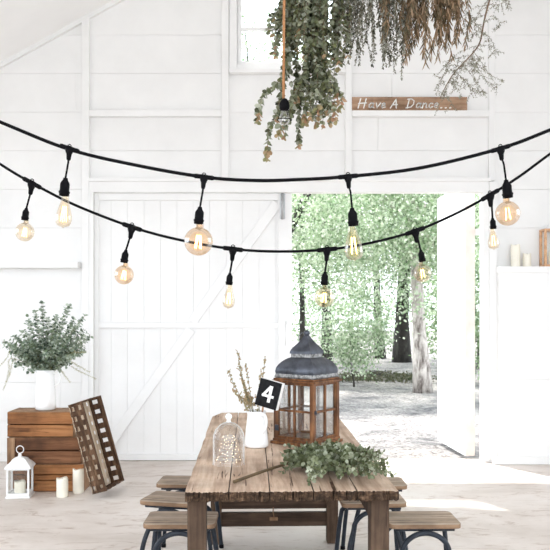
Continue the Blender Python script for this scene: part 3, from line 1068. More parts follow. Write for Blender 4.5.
# ------------------------------------------------------------------ white jug and bouquet on the crates
JB = V(((45.7 - 275) * 6.56 / FPX, 6.56, 0.642))
jug('jug', JB, [(0.070, 0.0), (0.0835, 0.01), (0.084, 0.05), (0.079, 0.15), (0.071, 0.24), (0.070, 0.29), (0.074, 0.325)], 0.006,
    'tall white enamel jug standing on the top crate', [(0.068, 0, 0.295), (0.10, 0, 0.31), (0.128, 0, 0.275), (0.118, 0, 0.225), (0.078, 0, 0.195)], math.radians(-10))
bq = empty('eucalyptus_bouquet', JB + V((0, 0, 0.03)), 0, 'full bouquet of blue green eucalyptus in the tall white jug', 'bouquet')
stm, fol, wsp = MB(), MB(), MB()
base = JB + V((0, 0, 0.03))
tips = [(42, 303), (68, 306), (28, 318), (82, 316), (55, 325), (15, 335), (84, 330), (8, 346), (84, 345), (35, 312), (75, 318), (48, 340), (30, 335), (62, 333), (22, 345), (40, 328), (70, 338), (12, 357), (24, 365), (60, 350), (46, 352), (34, 352), (76, 356), (66, 364), (20, 356), (30, 369), (52, 362), (40, 364), (57, 313), (62, 322), (47, 318), (80, 338), (18, 342), (72, 348), (34, 343), (54, 345), (27, 352), (44, 370), (58, 369), (6, 340), (10, 350), (18, 350), (26, 342), (86, 352), (80, 354), (88, 338), (14, 364), (72, 362), (22, 330), (79, 324)]
for (tx, ty) in tips:
    for rep in range(3):
        e = P(tx + R.uniform(-3, 3), ty + R.uniform(-2, 3), 6.63 + R.uniform(-0.26, 0.26)) - base
        rim = V((max(-0.05, min(0.05, e.x * 0.25)), max(-0.05, min(0.05, e.y * 0.25)), 0.30))
        p = smooth_path([(e.x * 0.03, e.y * 0.03, 0.02), rim, rim.lerp(e, 0.55) + V((0, 0, 0.03)), e], 5)
        sprig(stm, fol, p, 0.047, 0.041, 0.028, 0.0022, droop=0.05, start=0.52, size_end=0.6)
for (pa, pb) in (((64, 366), (96, 379)), ((66, 362), (90, 372)), ((14, 352), (0, 366)), ((16, 362), (3, 390)), ((70, 355), (86, 352)), ((60, 372), (70, 382)), ((12, 360), (6, 382))):
    a = P(pa[0], pa[1], 6.52) - base; c = P(pb[0], pb[1], 6.45) - base
    wsp = MB()
    sprig(stm, wsp, smooth_path([V((0, 0, 0.29)), a + V((0, 0, 0.015)), a.lerp(c, 0.5) + V((0, 0, 0.01)), c], 5), 0.022, 0.006, 0.007, 0.0012, droop=0.3, start=0.5)
    wsp.build('grass_spray', M['straw'], bq)
stm.build('stem', M['twig_green'], bq)
fol.build('foliage', M['euc_blue'], bq)

# ------------------------------------------------------------------ white lantern and candles on the floor
def candle(loc, r, h, label, group=None):
    root = empty('pillar_candle', loc, 0, label, 'candle', group)
    prof = [(0.0001, 0), (r, 0), (r, h - 0.004)]
    c = MB().lathe([(0.0001, 0), (r * 0.98, 0), (r, 0.004), (r, h - 0.005), (r * 0.95, h), (r * 0.75, h - 0.006), (r * 0.3, h - 0.012), (0.0001, h - 0.012)], 24)
    for v in c.v:
        if v.z > h - 0.006:
            v.z += 0.006 * math.sin(3 * math.atan2(v.y, v.x) + r * 100) * (math.hypot(v.x, v.y) / r)
    c.build('wax_body', M['wax'], root)
    MB().tube([(0, 0, h - 0.014), (0.001, 0, h - 0.004), (0.003, 0, h + 0.003)], 0.0014, 5).build('wick', M['wick'], root)
    return root
def floor_at(px, py):
    Y = H_EYE * FPX / (py - HOR)
    return V(((px - 275) * Y / FPX, Y, 0.0))
f1 = floor_at(62.3, 496.5); f2 = floor_at(76.8, 494)
candle(f1, 0.045, 0.145, 'short cream pillar candle on the floor, right of the white lantern')
candle(f2 + V((0, 0.05, 0)), 0.0435, 0.19, 'tall cream pillar candle on the floor in front of the crates')
WLp = floor_at(20, 496.0)
WLp = WLp + V((0, -0.06, 0))
wl = empty('lantern', WLp + V((0, 0.06, 0)), math.radians(6), 'small white metal lantern with ring handle on the floor', 'lantern')
s_ = 0.088
MB().box((-0.103, -0.103, 0), (0.103, 0.103, 0.016)).box((-0.095, -0.095, 0.016), (0.095, 0.095, 0.03)).build('base', M['white_metal'], wl, bevel=0.004)
for sx in (-1, 1):
    for sy in (-1, 1):
        MB().box((sx * s_ - 0.008, sy * s_ - 0.008, 0.03), (sx * s_ + 0.008, sy * s_ + 0.008, 0.245)).build('corner_post', M['white_metal'], wl)
for k in range(4):
    rz = Matrix.Rotation(k * math.pi / 2, 4, 'Z')
    MB().box((-s_ + 0.008, -s_ - 0.001, 0.03), (s_ - 0.008, -s_ + 0.001, 0.235), 0, rz).build('pane', M['clear'], wl)
    MB().box((-s_ + 0.008, -s_ - 0.005, 0.03), (s_ - 0.008, -s_ + 0.005, 0.04), 0, rz).box((-s_ + 0.008, -s_ - 0.005, 0.232), (s_ - 0.008, -s_ + 0.005, 0.245), 0, rz).build('frame_rail', M['white_metal'], wl)
rf = sqloft([(0.155, 0.243), (0.158, 0.25), (0.150, 0.262), (0.118, 0.285), (0.088, 0.305), (0.08, 0.315), (0.05, 0.325)])
rf.build('roof', M['white_metal'], wl)
MB().lathe([(0.045, 0.32), (0.035, 0.325), (0.018, 0.335), (0.012, 0.345), (0.016, 0.352), (0.011, 0.36), (0.0001, 0.364)], 16).build('finial', M['white_metal'], wl)
MB().tube([(0.031 * math.cos(a), 0, 0.392 + 0.031 * math.sin(a)) for a in [2 * math.pi * k / 24 for k in range(25)]], 0.004, 8).build('ring_handle', M['white_metal'], wl)
wl.scale = (0.9, 0.9, 0.93)
candle(WLp + V((0.0, 0.06, 0.028)), 0.043, 0.09, 'cream candle inside the white floor lantern')

# ------------------------------------------------------------------ right ledge
def ledge(px, dy=0.06):
    Y = LED + dy
    return V(((px - 275) * Y / FPX, Y, LZ))
candle(ledge(515.5), 0.044, 0.21, 'tall cream candle on the right wall ledge')
candle(ledge(527), 0.038, 0.125, 'short cream candle on the right wall ledge beside the copper lantern')
cp = empty('lantern', ledge(551, 0.075), math.radians(4), 'copper framed glass lantern on the right wall ledge', 'lantern')
cw, ch = 0.06, 0.36
MB().box((-cw - 0.03, -cw - 0.006, 0), (cw + 0.03, cw + 0.006, 0.02)).build('base', M['copper'], cp, bevel=0.003)
MB().box((-cw - 0.03, -cw - 0.006, ch - 0.02), (cw + 0.03, cw + 0.006, ch)).build('top_frame', M['copper'], cp, bevel=0.003)
for sx in (-1, 1):
    for sy in (-1, 1):
        x, y = sx * (cw + 0.018), sy * (cw - 0.006)
        MB().box((x - 0.011, y - 0.011, 0.02), (x + 0.011, y + 0.011, ch - 0.02)).build('corner_post', M['copper'], cp, bevel=0.002)
for sy in (-1, 1):
    MB().box((-cw - 0.007, sy * (cw - 0.004) - 0.001, 0.02), (cw + 0.007, sy * (cw - 0.004) + 0.001, ch - 0.02)).build('pane', M['clear'], cp)
sqloft([(0.105, ch), (0.10, ch + 0.012), (0.06, ch + 0.035), (0.03, ch + 0.045)]).build('roof', M['white_metal'], cp)
candle(ledge(552, 0.075) + V((0, 0, 0.02)), 0.033, 0.12, 'cream candle inside the copper lantern')

# ------------------------------------------------------------------ lettered plank
SY = WY - 0.045
sz = wz(112) + 0.0005
sx0, sx1 = (352 - 275) * SY / FPX, (467 - 275) * SY / FPX
shh = 13.6 * SY / FPX
sign = empty('wooden_sign', ((sx0 + sx1) / 2, SY, sz), 0, 'brown plank sign with white handwritten words on the upper ledge', 'sign')
sw = (sx1 - sx0) / 2
MB().box((-sw, -0.010, 0), (sw, 0.012, shh)).build('board', M['sign_wood'], sign, bevel=0.002)
tx = MB()
s = 103.5
def glyph(ox, strokes, sc=1.0):
    """strokes in pixels of the photo, measured from the board's lower left corner"""
    for st_ in strokes:
        stroke(tx, [((ox + x * sc + y * 0.22) / s - sw, (2.6 + y * sc) / s) for x, y in st_], 0.0105, -0.0112, 0, 0.002)
Hh = [[(0, 0), (0.5, 9)], [(5.5, 0), (6, 9)], [(-0.5, 4.3), (7, 5)]]
aa = [[(4.2, 4), (2, 5), (0.3, 3), (0.6, 0.6), (2.4, 0.2), (4, 2.2), (4.4, 4.6)], [(4.1, 3), (4.2, 0.8), (5.4, 0.3)]]
vv = [[(0, 4.8), (1.6, 0.2), (4.2, 4.8)]]
ee = [[(0.4, 2.5), (3.4, 2.6), (3.2, 4.3), (1.9, 5.0), (0.6, 3.9), (0.3, 1.6), (1.7, 0.1), (4.0, 0.9)]]
AA = [[(0, 0), (3.8, 8.6)], [(3.8, 8.6), (5.8, 0)], [(1.2, 3), (6, 3.3)]]
DD = [[(0.6, 0), (1, 9)], [(-0.6, 8.6), (3, 9), (6, 7), (6.2, 3.5), (4, 0.8), (-0.4, 0)]]
nn = [[(0.2, 0), (0.4, 4.6)], [(0.4, 3), (2.2, 4.9), (3.6, 4), (3.7, 0.3), (4.7, 0.3)]]
c_ = [[(3.6, 4.2), (2, 5), (0.4, 3.2), (0.6, 0.9), (2.2, 0.1), (4, 1.2)]]
dot = [[(0, 0), (0.9, 0.2)]]
for g, ox in ((Hh, 6), (aa, 16), (vv, 23), (ee, 28.5), (AA, 38), (DD, 54), (aa, 63), (nn, 69.5), (c_, 75.5), (ee, 81), (dot, 88), (dot, 92.5), (dot, 97)):
    glyph(ox, g)
tx.build('lettering', M['letter_white'], sign)

# ------------------------------------------------------------------ string lights
def bulb_meshes(kind, r, h, mt):
    """origin at the socket mouth, hanging down"""
    b = MB()
    if kind == 'globe':
        b.lathe([(0.011 * r / 0.044, 0.0), (0.012 * r / 0.044, -0.012)] + [(r * math.sin(t), -0.012 - r * 0.97 + r * math.cos(t)) for t in [0.32 + (math.pi - 0.32) * k / 14 for k in range(15)]], 28)
        zc, fh, fr = -0.012 - r, r * 0.95, r * 0.26
    else:
        pts = [(0.40, 0.0), (0.44, -0.10), (0.56, -0.25), (0.78, -0.45), (0.95, -0.62), (1.0, -0.74), (0.94, -0.86), (0.74, -0.95), (0.4, -0.99), (0.14, -1.0), (0.10, -1.03), (0.0, -1.035)]
        b.lathe([(a * r, z * h) for a, z in pts], 28)
        zc, fh, fr = -0.58 * h, h * 0.50, r * 0.38
    f = MB()
    n = 4
    for k in range(n):
        a = 2 * math.pi * k / n + 0.4
        top, bot = fr * 0.55, fr
        f.tube([(top * math.cos(a), top * math.sin(a), zc + fh / 2), (bot * math.cos(a + 0.2), bot * math.sin(a + 0.2), zc - fh / 2)], 0.0010 * r / 0.03, 5)
    st = MB().lathe([(0.006, 0.0), (0.007, -0.01), (0.003, -0.02), (0.0016, -0.03), (0.0016, zc + fh / 2), (0.0001, zc + fh / 2)], 8)
    return b, f, st
PROTO = {}
def string_light(label, Y, cable_px, drops, r_cable, group):
    o = P(275, 200, Y)
    root = empty('string_light', o, 0, label, 'string lights', group)
    path = smooth_path([p if isinstance(p, Vector) else P(p[0], p[1], Y) for p in cable_px], 10)
    MB().tube([p - o for p in path], r_cable, 8).build('cable', M['black_rubber'], root)
    k = Y / FPX
    for (tx_, ty_, bx, st0, st1, bb, kind, rpx, mt) in drops:
        T = P(tx_, ty_, Y) - o
        B = P(bx, st1, Y) - o
        ax = (B - T).normalized()
        tilt = math.atan2(-ax.x, -ax.z)
        # T-connector moulded on the cable
        i = min(range(len(path)), key=lambda q: abs((path[q] - o).x - T.x))
        tg = (path[min(i + 1, len(path) - 1)] - path[max(0, i - 1)]).normalized()
        c = MB()
        c.tube([T - tg * 10 * k, T - tg * 8.5 * k, T - tg * 4 * k, T, T + tg * 4 * k, T + tg * 8.5 * k, T + tg * 10 * k], [q * k for q in (1.9, 2.4, 2.3, 2.8, 2.3, 2.4, 1.9)], 10)
        c.tube([T, T + ax * 3 * k, T + ax * 6 * k, T + ax * 11 * k, T + ax * 12 * k], [q * k for q in (4.4, 3.9, 2.6, 2.1, 1.3)], 10)
        c.tube([T + V((0, 0, 2.2 * k)) + V((1.7 * k * math.cos(a), 0, 1.9 * k * math.sin(a))) for a in [math.pi * q / 8 for q in range(9)]], 0.5 * k, 5)
        c.build('connector', M['black_rubber'], root)
        Stop = P(bx, st0, Y) - o
        mid = T.lerp(Stop, 0.5) + V((0.6 * k, 0, 0))
        MB().tube([T + ax * 9 * k, mid, Stop], 1.0 * k, 8).build('drop_cord', M['black_rubber'], root)
        sl = (st1 - st0) * k
        w = sl * 0.285
        sk = MB().lathe([(0.0001, 0), (w * 0.42, 0), (w * 0.5, -sl * 0.12), (w * 0.8, -sl * 0.25), (w * 0.92, -sl * 0.32), (w * 0.92, -sl * 0.72), (w * 1.08, -sl * 0.74), (w * 1.08, -sl * 0.84), (w * 0.98, -sl * 0.86), (w * 0.98, -sl), (w * 0.6, -sl)], 20)
        sk.build('socket', M['black_rubber'], root, loc=Stop, rot=(0, tilt, 0))
        r = rpx * k
        h = (bb - st1) * k
        b, f, stn = bulb_meshes(kind, r, h, mt)
        bo_ = b.build('bulb', M[mt], root, loc=B, rot=(0, tilt, 0))
        f.build('filament', M['filament'], bo_)
        stn.build('filament_stem', M['clear'], bo_)
    return root
wl_x = XL
S1 = 2.6
string_light('thicker black cable nearer the camera with four large amber bulbs', S1,
             [V((XL, S1, 2.95)), V((-2.4, S1, 2.56)), (-60, 98), (0, 122), (68, 149), (135, 165), (204, 177), (255, 180.5), (300, 179.5), (348, 176.5), (420, 168), (500, 148.5), (550, 130), (610, 106), V((2.4, S1, 2.62)), V((XR, S1, 3.05))],
             [(69.5, 148.5, 65.5, 178, 196, 227, 'edison', 8.0, 'amber_pale'),
              (204, 177, 200, 207, 224, 255, 'globe', 14.2, 'amber'),
              (348, 176.5, 352, 208, 226, 260, 'edison', 9.3, 'amber_pale'),
              (500.5, 148.5, 506, 180, 198, 226, 'globe', 12.2, 'amber')],
             1.75 * S1 / FPX, 'string lights across the barn')
S2 = 3.6
string_light('thinner black cable farther from the camera with six small bulbs', S2,
             [V((-3.25, S2, 3.46)), V((-2.2, S2, 2.72)), (-50, 130), (0, 164), (32, 183), (75, 205), (132, 227), (180, 240), (233, 249), (280, 251.5), (327, 249.5), (370, 243), (415, 231), (455, 214), (490, 195), (520, 176), (550, 154), (600, 120), V((2.4, S2, 2.9)), V((XR, S2, 3.75))],
             [(32, 183, 26.5, 208, 220.5, 241, 'globe', 9.3, 'amber_pale'),
              (132, 227, 126, 250, 263, 285, 'globe', 9.6, 'amber'),
              (233, 249, 230, 273, 285, 308, 'edison', 6.0, 'amber_pale'),
              (327, 249.5, 325, 272, 285, 306, 'globe', 10.0, 'amber_pale'),
              (415, 231, 420.5, 250, 262, 281, 'globe', 9.0, 'amber_pale'),
              (490, 195, 492.5, 218, 229, 249, 'edison', 5.6, 'amber_pale')],
             1.35 * S2 / FPX, 'string lights across the barn')

# ------------------------------------------------------------------ pendant bulb on a rope
PY_ = 4.1
pb = P(284.5, 100, PY_)
pen = empty('pendant_bulb', pb, 0, 'clear bulb in black holder hanging on a tan rope cord', 'pendant lamp')
k = PY_ / FPX
zt = roof_z(pb.x) - pb.z
MB().tube([(-0.005, 0, 0), (-0.003, 0, 0.4), (0.002, 0, 0.8), (0, 0, zt)], 1.35 * k, 8).build('rope', M['rope'], pen)
MB().lathe([(0.0001, 2 * k), (2.5 * k, 1 * k), (4.6 * k, -2.5 * k), (5.2 * k, -6 * k), (4.6 * k, -9 * k), (3.6 * k, -10.5 * k), (0.001, -10.5 * k)], 20).build('socket', M['black_rubber'], pen)
MB().lathe([(2.5 * k, -10 * k), (2.8 * k, -12 * k), (4.6 * k, -16 * k), (5.4 * k, -19.5 * k), (4.6 * k, -22.5 * k), (2.2 * k, -24.5 * k), (0.0001, -25 * k)], 24).build('bulb', M['cloche'], pen)
wr = MB().tube([(7.2 * k * math.cos(a), 7.2 * k * math.sin(a), -20 * k) for a in [2 * math.pi * q / 24 for q in range(25)]], 0.0022, 6)
for q in range(4):
    a = q * math.pi / 2 + 0.5
    wr.tube([(4.4 * k * math.cos(a), 4.4 * k * math.sin(a), -9 * k), (7.2 * k * math.cos(a), 7.2 * k * math.sin(a), -20 * k)], 0.0016, 5)
wr.build('wire_guard', M['black_rubber'], pen)

# ------------------------------------------------------------------ hanging greenery
GY = 4.3
RZ = 3.42
rail = empty('hanging_rail', (0.55, GY, RZ), 0, 'wooden pole hung on ropes that carries the greenery', 'rail')
MB().tube([(-0.75, 0, 0), (0, 0, 0.01), (0.9, 0, 0)], 0.02, 10).build('pole', M['twig'], rail)
for x in (-0.6, 0.75):
    MB().tube([(x, 0, 0), (x, 0, roof_z(0.55 + x) - RZ)], 0.005, 6).build('rope', M['rope'], rail)


def bunch(name, label, cat, strands, mats, leafkw, group=None):
    o = V((strands[0][0][0] if False else 0.55, GY, RZ))
    root = empty(name, o, 0, label, cat, group)
    stm, fol = MB(), MB()
    for pts_px, dY in strands:
        w = [P(x, y, GY + dY) for x, y in pts_px]
        top = V((w[0].x, GY + dY * 0.3, RZ))
        w = [top] + w
        p = [q - o for q in smooth_path(w, 5)]
        off = V((0, 0, 0))
        for q in range(2, len(p)):
            off = off * 0.85 + rv(0.006)
            p[q] = p[q] + off
        sprig(stm, fol, p, **leafkw)
    stm.build('stem', M['twig'], root)
    fol.build('foliage', mats, root)
    return root

# 1 trailing eucalyptus at the left, with reddish tips
st = []
def strand(*pts, d=0.12, rep=1, jx=3, jy=5):
    for _ in range(rep):
        jx_, jy_ = R.uniform(-jx, jx), R.uniform(-jy, jy)
        st.append(([(x + jx_ * (0.3 + 0.7 * i / len(pts)), y + jy_ * i / len(pts)) for i, (x, y) in enumerate(pts)], R.uniform(-d, d)))
strand((286, -20), (288, 30), (282, 70), (277, 110), (270, 130), (268, 158), rep=2, jx=2, jy=4)
strand((292, -20), (294, 40), (296, 80), (290, 105), (275, 122), rep=2)
strand((296, -20), (292, 50), (284, 82), (266, 95), (259, 122), rep=2, jx=2, jy=3)
strand((305, -20), (312, 40), (306, 80), (300, 110), (300, 147), rep=2, jx=2)
strand((310, -20), (318, 50), (318, 85), (316, 110), (312, 120), rep=2, jx=7)
strand((318, -20), (324, 60), (327, 90), (329, 108), rep=2, jx=5)
strand((320, -20), (310, 60), (301, 90), (292, 118), (284, 136), rep=4, jx=6)
strand((324, -20), (320, 70), (309, 95), (307, 118), rep=4, jx=6)
strand((322, -20), (318, 60), (318, 90), (322, 100), (318, 112), rep=2, jx=8)
for (ex, ey) in ((340, 104), (341, 112), (336, 122), (330, 126), (324, 128), (316, 126), (308, 122), (298, 100), (292, 92), (300, 112), (338, 98), (333, 110), (326, 116)):
    strand((319, -20), (319, 40), (317, 76), (317 * 0.5 + ex * 0.5, 84), (ex, ey - 8), (ex, ey), rep=1, jx=2, jy=2)
strand((290, -20), (281, 10), (273, 14), (270, 34), rep=2, jx=3)
strand((288, -20), (280, 30), (276, 55), rep=1)
EUC = dict(leaf_l=0.043, leaf_w=0.036, step=0.024, r0=0.0024, tip_mi=1, tip_from=0.93, droop=0.45, size_end=0.75, spread=0.8)
bunch('hanging_eucalyptus', 'long trailing eucalyptus bunch with reddish tips hanging behind the rope pendant', 'hanging greenery', st, [M['euc_dark'], M['tip']], EUC)
# 2 dense green bunch in the middle
st = []
for k in range(44):
    x = R.uniform(292, 352)
    ye = 40 + 42 * R.random() + (10 if 305 < x < 345 else -14)
    strand((x * 0.6 + 322 * 0.4, -30), (x, 5), (x + R.uniform(-4, 4), ye * 0.6), (x + R.uniform(-5, 5), ye), d=0.2, jx=1)
for k in range(14):
    x = R.uniform(268, 300)
    strand((295, -30), (x + 8, 0), (x + R.uniform(-3, 3), R.uniform(25, 60)), d=0.15, jx=1)
EUC2 = dict(EUC); EUC2.update(tip_from=0.95, leaf_l=0.038, leaf_w=0.029)
bunch('hanging_eucalyptus', 'dense dark green eucalyptus bunch hanging in the middle above the doorway', 'hanging greenery', st, [M['euc_dark'], M['tip']], EUC2)
# 3 grey green fine bunch
st = []
for k in range(46):
    x = R.uniform(338, 404)
    ye = R.uniform(18, 52)
    if R.random() < 0.20: ye = R.uniform(52, 64)
    strand((x * 0.5 + 370 * 0.5, -30), (x, 2), (x + R.uniform(-3, 3), ye * 0.6), (x + R.uniform(-4, 4), ye), d=0.18, jx=1)
for x, ye in ((357, 66), (361, 62), (371, 67), (372, 60), (386, 72), (389, 68), (395, 74), (400, 76), (391, 60), (398, 66), (384, 60)):
    strand((x, -30), (x, 5), (x + 1, ye * 0.6), (x, ye), d=0.1, jx=1, jy=1)
bunch('hanging_grey_bunch', 'grey green bunch of fine small leaves hanging right of the dark eucalyptus', 'hanging greenery', st, [M['euc_grey']],
      dict(leaf_l=0.026, leaf_w=0.013, step=0.0135, r0=0.002, droop=0.5, size_end=0.7, spread=0.7))
# 4 dried brown bunch
st = []
for k in range(62):
    x = R.uniform(382, 468)
    ye = 4 + 50 * R.random() ** 1.25 + (8 if 400 < x < 450 else -8)
    strand((x * 0.5 + 425 * 0.5, -30), (x, 0), (x + R.uniform(-4, 4), ye * 0.6), (x + R.uniform(-5, 5), ye), d=0.2, jx=1)
for x, ye in ((407, 63), (404, 55), (412, 52), (424, 52), (446, 48), (466, 45), (436, 40), (458, 36)):
    strand((x, -30), (x, 2), (x + 1, ye * 0.6), (x, ye), d=0.1, jx=1, jy=1)
bunch('hanging_dried_bunch', 'brown dried bunch of long narrow leaves hanging above the lettered plank', 'hanging greenery', st, [M['dry']],
      dict(leaf_l=0.056, leaf_w=0.0085, step=0.020, r0=0.002, droop=1.1, size_end=0.9, spread=0.5, fold=0.3, curl=0.12))
# 5 feathery branch
root = empty('hanging_branch', (0.55, GY, RZ), 0, 'wispy bare branch with tiny grey leaves hanging rightmost of the greenery', 'hanging greenery')
o = V((0.55, GY, RZ))
stm, fol, ss = MB(), MB(), MB()
mainp = [V((P(508, -60, GY).x, GY, RZ))] + [P(x, y, GY) for x, y in ((497, -20), (489, 2), (484, 22), (480, 42), (472, 54), (455, 72), (446, 86), (440, 98))]
mp = [q - o for q in smooth_path(mainp, 6)]
stm.tube(mp, [0.0062 - 0.0045 * i / len(mp) for i in range(len(mp))], 7)
FE = dict(leaf_l=0.0145, leaf_w=0.005, step=0.011, r0=0.0008, droop=0.3, spread=0.8, size_end=0.8)
tw = [((478, 45), (460, 52), (444, 66)), ((470, 55), (452, 60), (440, 72)), ((460, 66), (450, 66), (438, 84)), ((474, 52), (484, 66), (497, 86)), ((468, 58), (478, 72), (490, 84)),
      ((462, 64), (474, 78), (486, 97)), ((455, 72), (466, 82), (474, 98)), ((450, 80), (458, 90), (462, 98)), ((446, 86), (444, 96), (437, 108)), ((478, 46), (492, 46), (496, 58)),
      ((484, 22), (496, 18), (500, 26)), ((482, 32), (490, 38), (498, 54)), ((488, 5), (474, 8), (466, 16)), ((490, 0), (506, -2), (511, 10)), ((486, 14), (470, 22), (462, 30)),
      ((465, 60), (458, 75), (452, 92)), ((473, 54), (472, 70), (478, 86)), ((458, 70), (444, 74), (436, 95)), ((452, 76), (446, 92), (452, 104)), ((470, 56), (486, 72), (500, 80)), ((466, 62), (478, 68), (484, 78)), ((456, 72), (470, 86), (480, 92)),
      ((490, -2), (480, 10), (474, 26)), ((489, 4), (500, 4), (506, -2)), ((483, 26), (476, 32), (468, 36))]
for t in tw:
    dY = R.uniform(-0.1, 0.1)
    w = [P(t[0][0], t[0][1], GY), P(t[1][0], t[1][1], GY + dY * 0.6), P(t[2][0], t[2][1], GY + dY)]
    p = [q - o for q in smooth_path(w, 5)]
    sprig(ss, fol, p, **FE)
    for q in range(6):
        i = R.randrange(1, len(p))
        e = p[i] + V((R.uniform(-0.05, 0.05), R.uniform(-0.05, 0.05), R.uniform(-0.06, 0.01)))
        sprig(ss, fol, wiggle(p[i], e, 3, 0.004), **FE)
stm.build('branch', M['twig'], root)
ss.build('twig', M['twig'], root)
fol.build('foliage', M['feather'], root)

# ------------------------------------------------------------------ outside: trees and shrubs
def tree(name, label, x, y, trunk_r, trunk_h, crown, leaves, leaf, mat, bk, group='trees behind the barn', lean=(0, 0), clumps=38, limbs=6):
    """crown = (cx, cy, cz, rx, ry, rz) relative to the foot"""
    root = empty(name, (x, y, -0.03), 0, label, 'tree' if name == 'tree' else 'shrub', group)
    cx, cy, cz, rx, ry, rz = crown
    top = V((lean[0] + cx * 0.6, lean[1] + cy * 0.6, trunk_h))
    tb = MB()
    n = 10
    tb.tube([V((top.x * t ** 1.3 + 0.04 * math.sin(5 * t + x), top.y * t ** 1.3, trunk_h * t)) for t in [i / n for i in range(n + 1)]],
            [trunk_r * (1.35 - 0.35 * min(1, 6 * i / n) if i < 2 else 1 - 0.55 * i / n) for i in range(n + 1)], 12)
    cl_ = []
    for k in range(clumps):
        while True:
            q = rv(1)
            if 0.25 < q.length < 1: break
        cl_.append(V((cx + q.x * rx * 0.85, cy + q.y * ry * 0.85, cz + q.z * rz * 0.85)))
    for k in range(limbs):
        t = R.uniform(0.45, 0.98)
        a = V((top.x * t ** 1.3 + 0.04 * math.sin(5 * t + x), top.y * t ** 1.3, trunk_h * t))
        c = R.choice(cl_)
        p = wiggle(a, c, 5, 0.06, -0.1)
        tb.tube(p, [trunk_r * 0.26 * (1 - 0.75 * i / 5) for i in range(6)], 6)
    tb.build('trunk', bk, root)
    f = MB()
    for k in range(leaves):
        c = R.choice(cl_)
        q = V((R.gauss(0, 0.165) * rx, R.gauss(0, 0.165) * ry, R.gauss(0, 0.125) * rz))
        p = c + q
        p.z = max(p.z, 0.05)
        L_ = leaf * 0.80 * R.uniform(0.7, 1.35)
        f.leaf(p, rv(1) + V((0, 0, -0.3)), rv(1) + V((0, 0, 0.6)), L_, L_ * 0.7, 0.15)
    f.build('crown', mat, root)
    return root
OUT = [
 # label, x, y, trunk r, trunk h, crown, leaves, leaf size, leaf mat, bark
 ('pale barked tree standing just outside beside the open door leaf', 2.67, 14.55, 0.14, 5.2, (-0.3, -0.1, 4.3, 2.2, 1.7, 2.8), 14000, 0.075, 'tree_light', 'bark_pale'),
 ('slim dark trunked tree left of the pale trunk', 3.30, 25.0, 0.14, 6.0, (-0.5, 0, 4.6, 3.0, 2.0, 3.7), 13000, 0.095, 'tree_mid', 'bark_dark'),
 ('thick dark trunked tree behind the pale trunk', 3.70, 23.2, 0.22, 6.0, (0.1, -1.3, 4.5, 2.6, 1.6, 3.6), 14000, 0.09, 'tree_mid', 'bark_dark'),
 ('tree with light green crown seen at the left of the doorway', 0.55, 17.5, 0.07, 4.6, (0.1, 0, 4.0, 2.0, 1.6, 3.2), 14000, 0.078, 'tree_light', 'bark_dark'),
 ('light green tree in the middle distance behind the lantern', 1.35, 21.5, 0.14, 6.0, (0.1, 0, 4.9, 2.4, 1.8, 3.9), 14000, 0.085, 'tree_light', 'bark_dark'),
 ('tall tree seen through the upper window', -0.6, 21.0, 0.16, 7.4, (0, 0, 7.6, 2.3, 1.8, 3.4), 6500, 0.08, 'tree_light', 'bark_dark'),
 ('tree with mid green crown farthest right in the doorway', 5.4, 20.5, 0.16, 6.0, (-0.2, 0, 4.8, 2.5, 2.0, 3.9), 15000, 0.085, 'tree_mid', 'bark_dark'),
 ('tree whose light leafy limbs reach across the doorway from the left', -0.9, 13.2, 0.13, 3.6, (2.6, 0.2, 3.05, 2.3, 1.0, 1.75), 14000, 0.066, 'tree_light', 'bark_dark'),
]
for (lab, x, y, tr_, th, cr, nl, lf, lm, bk) in OUT:
    tree('tree', lab, x, y, tr_, th, cr, nl, lf, M[lm], M[bk], limbs=0 if x < -0.8 else 5)
tree('shrub', 'low leafy light green bush outside behind the lantern', 1.50, 15.6, 0.018, 0.8, (0.05, 0, 1.15, 0.75, 0.6, 0.95), 4800, 0.066, M['tree_light'], M['bark_dark'], 'shrubs behind the barn')
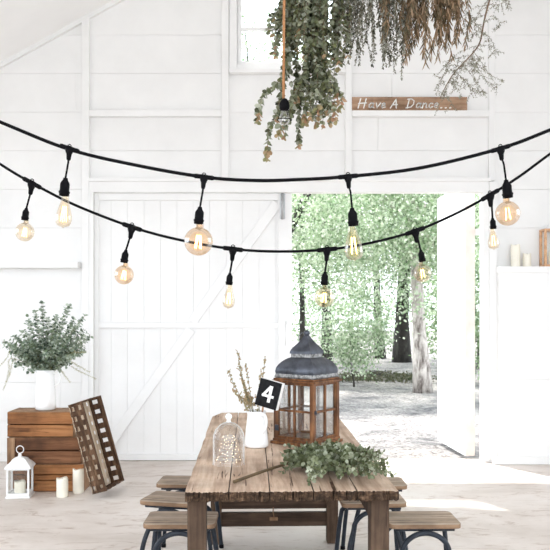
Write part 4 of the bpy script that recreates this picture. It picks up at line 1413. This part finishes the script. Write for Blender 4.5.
tree('shrub', 'dark low leaf litter that also stands in for ground shade left of the pale trunk', 2.25, 17.3, 0.03, 0.12, (0, 0, 0.05, 1.35, 1.5, 0.09), 2600, 0.055, M['litter_shade'], M['bark_dark'], 'shrubs behind the barn')  # flat layer of litter, coloured dark to give the ground its shade
tree('shrub', 'distant hedge bush beyond the trees', 2.0, 31.0, 0.06, 1.0, (0, 0, 1.1, 5.0, 1.0, 1.1), 6000, 0.11, M['tree_mid'], M['bark_dark'], 'shrubs behind the barn', clumps=50)
tree('shrub', 'bushy undergrowth right of the pale trunk', 4.0, 16.5, 0.05, 1.2, (0, 0, 1.5, 1.1, 0.8, 1.5), 8000, 0.075, M['tree_mid'], M['bark_dark'], 'shrubs behind the barn')

# ------------------------------------------------------------------ light, sky, camera
w = bpy.data.worlds.new('sky')
scn.world = w
w.use_nodes = True
bg = w.node_tree.nodes['Background']
bg.inputs['Color'].default_value = (0.87, 0.935, 1.0, 1)
bg.inputs['Strength'].default_value = 2.65
sun = bpy.data.lights.new('sun', 'SUN')
sun.energy = 5.8
sun.angle = math.radians(0.8)
sun.color = (1.0, 0.965, 0.92)
so = bpy.data.objects.new('sun', sun)
col.objects.link(so)
el = math.radians(65)
dirv = V((0.51 * math.cos(el), -0.86 * math.cos(el), -math.sin(el)))
so.rotation_euler = dirv.to_track_quat('-Z', 'Y').to_euler()
so.location = (-3, 12, 14)

cam = bpy.data.cameras.new('camera')
cam.sensor_width = 36
cam.lens = FPX / 550 * 36
cam.shift_y = (HOR - 275) / 550
cam.clip_end = 200
cam.dof.use_dof = True
cam.dof.focus_distance = 4.0
cam.dof.aperture_fstop = 14
co = bpy.data.objects.new('camera', cam)
col.objects.link(co)
co.location = (0, 0, H_EYE)
co.rotation_euler = (math.radians(90), 0, 0)
scn.camera = co

scn.view_settings.view_transform = 'Standard'
scn.view_settings.look = 'None'
scn.view_settings.gamma = 1
scn.view_settings.use_curve_mapping = False
scn.view_settings.exposure = 0.60
scn.cycles.use_denoising = True
scn.cycles.max_bounces = 12
scn.cycles.diffuse_bounces = 6
scn.cycles.transparent_max_bounces = 24
scn.cycles.sample_clamp_indirect = 8
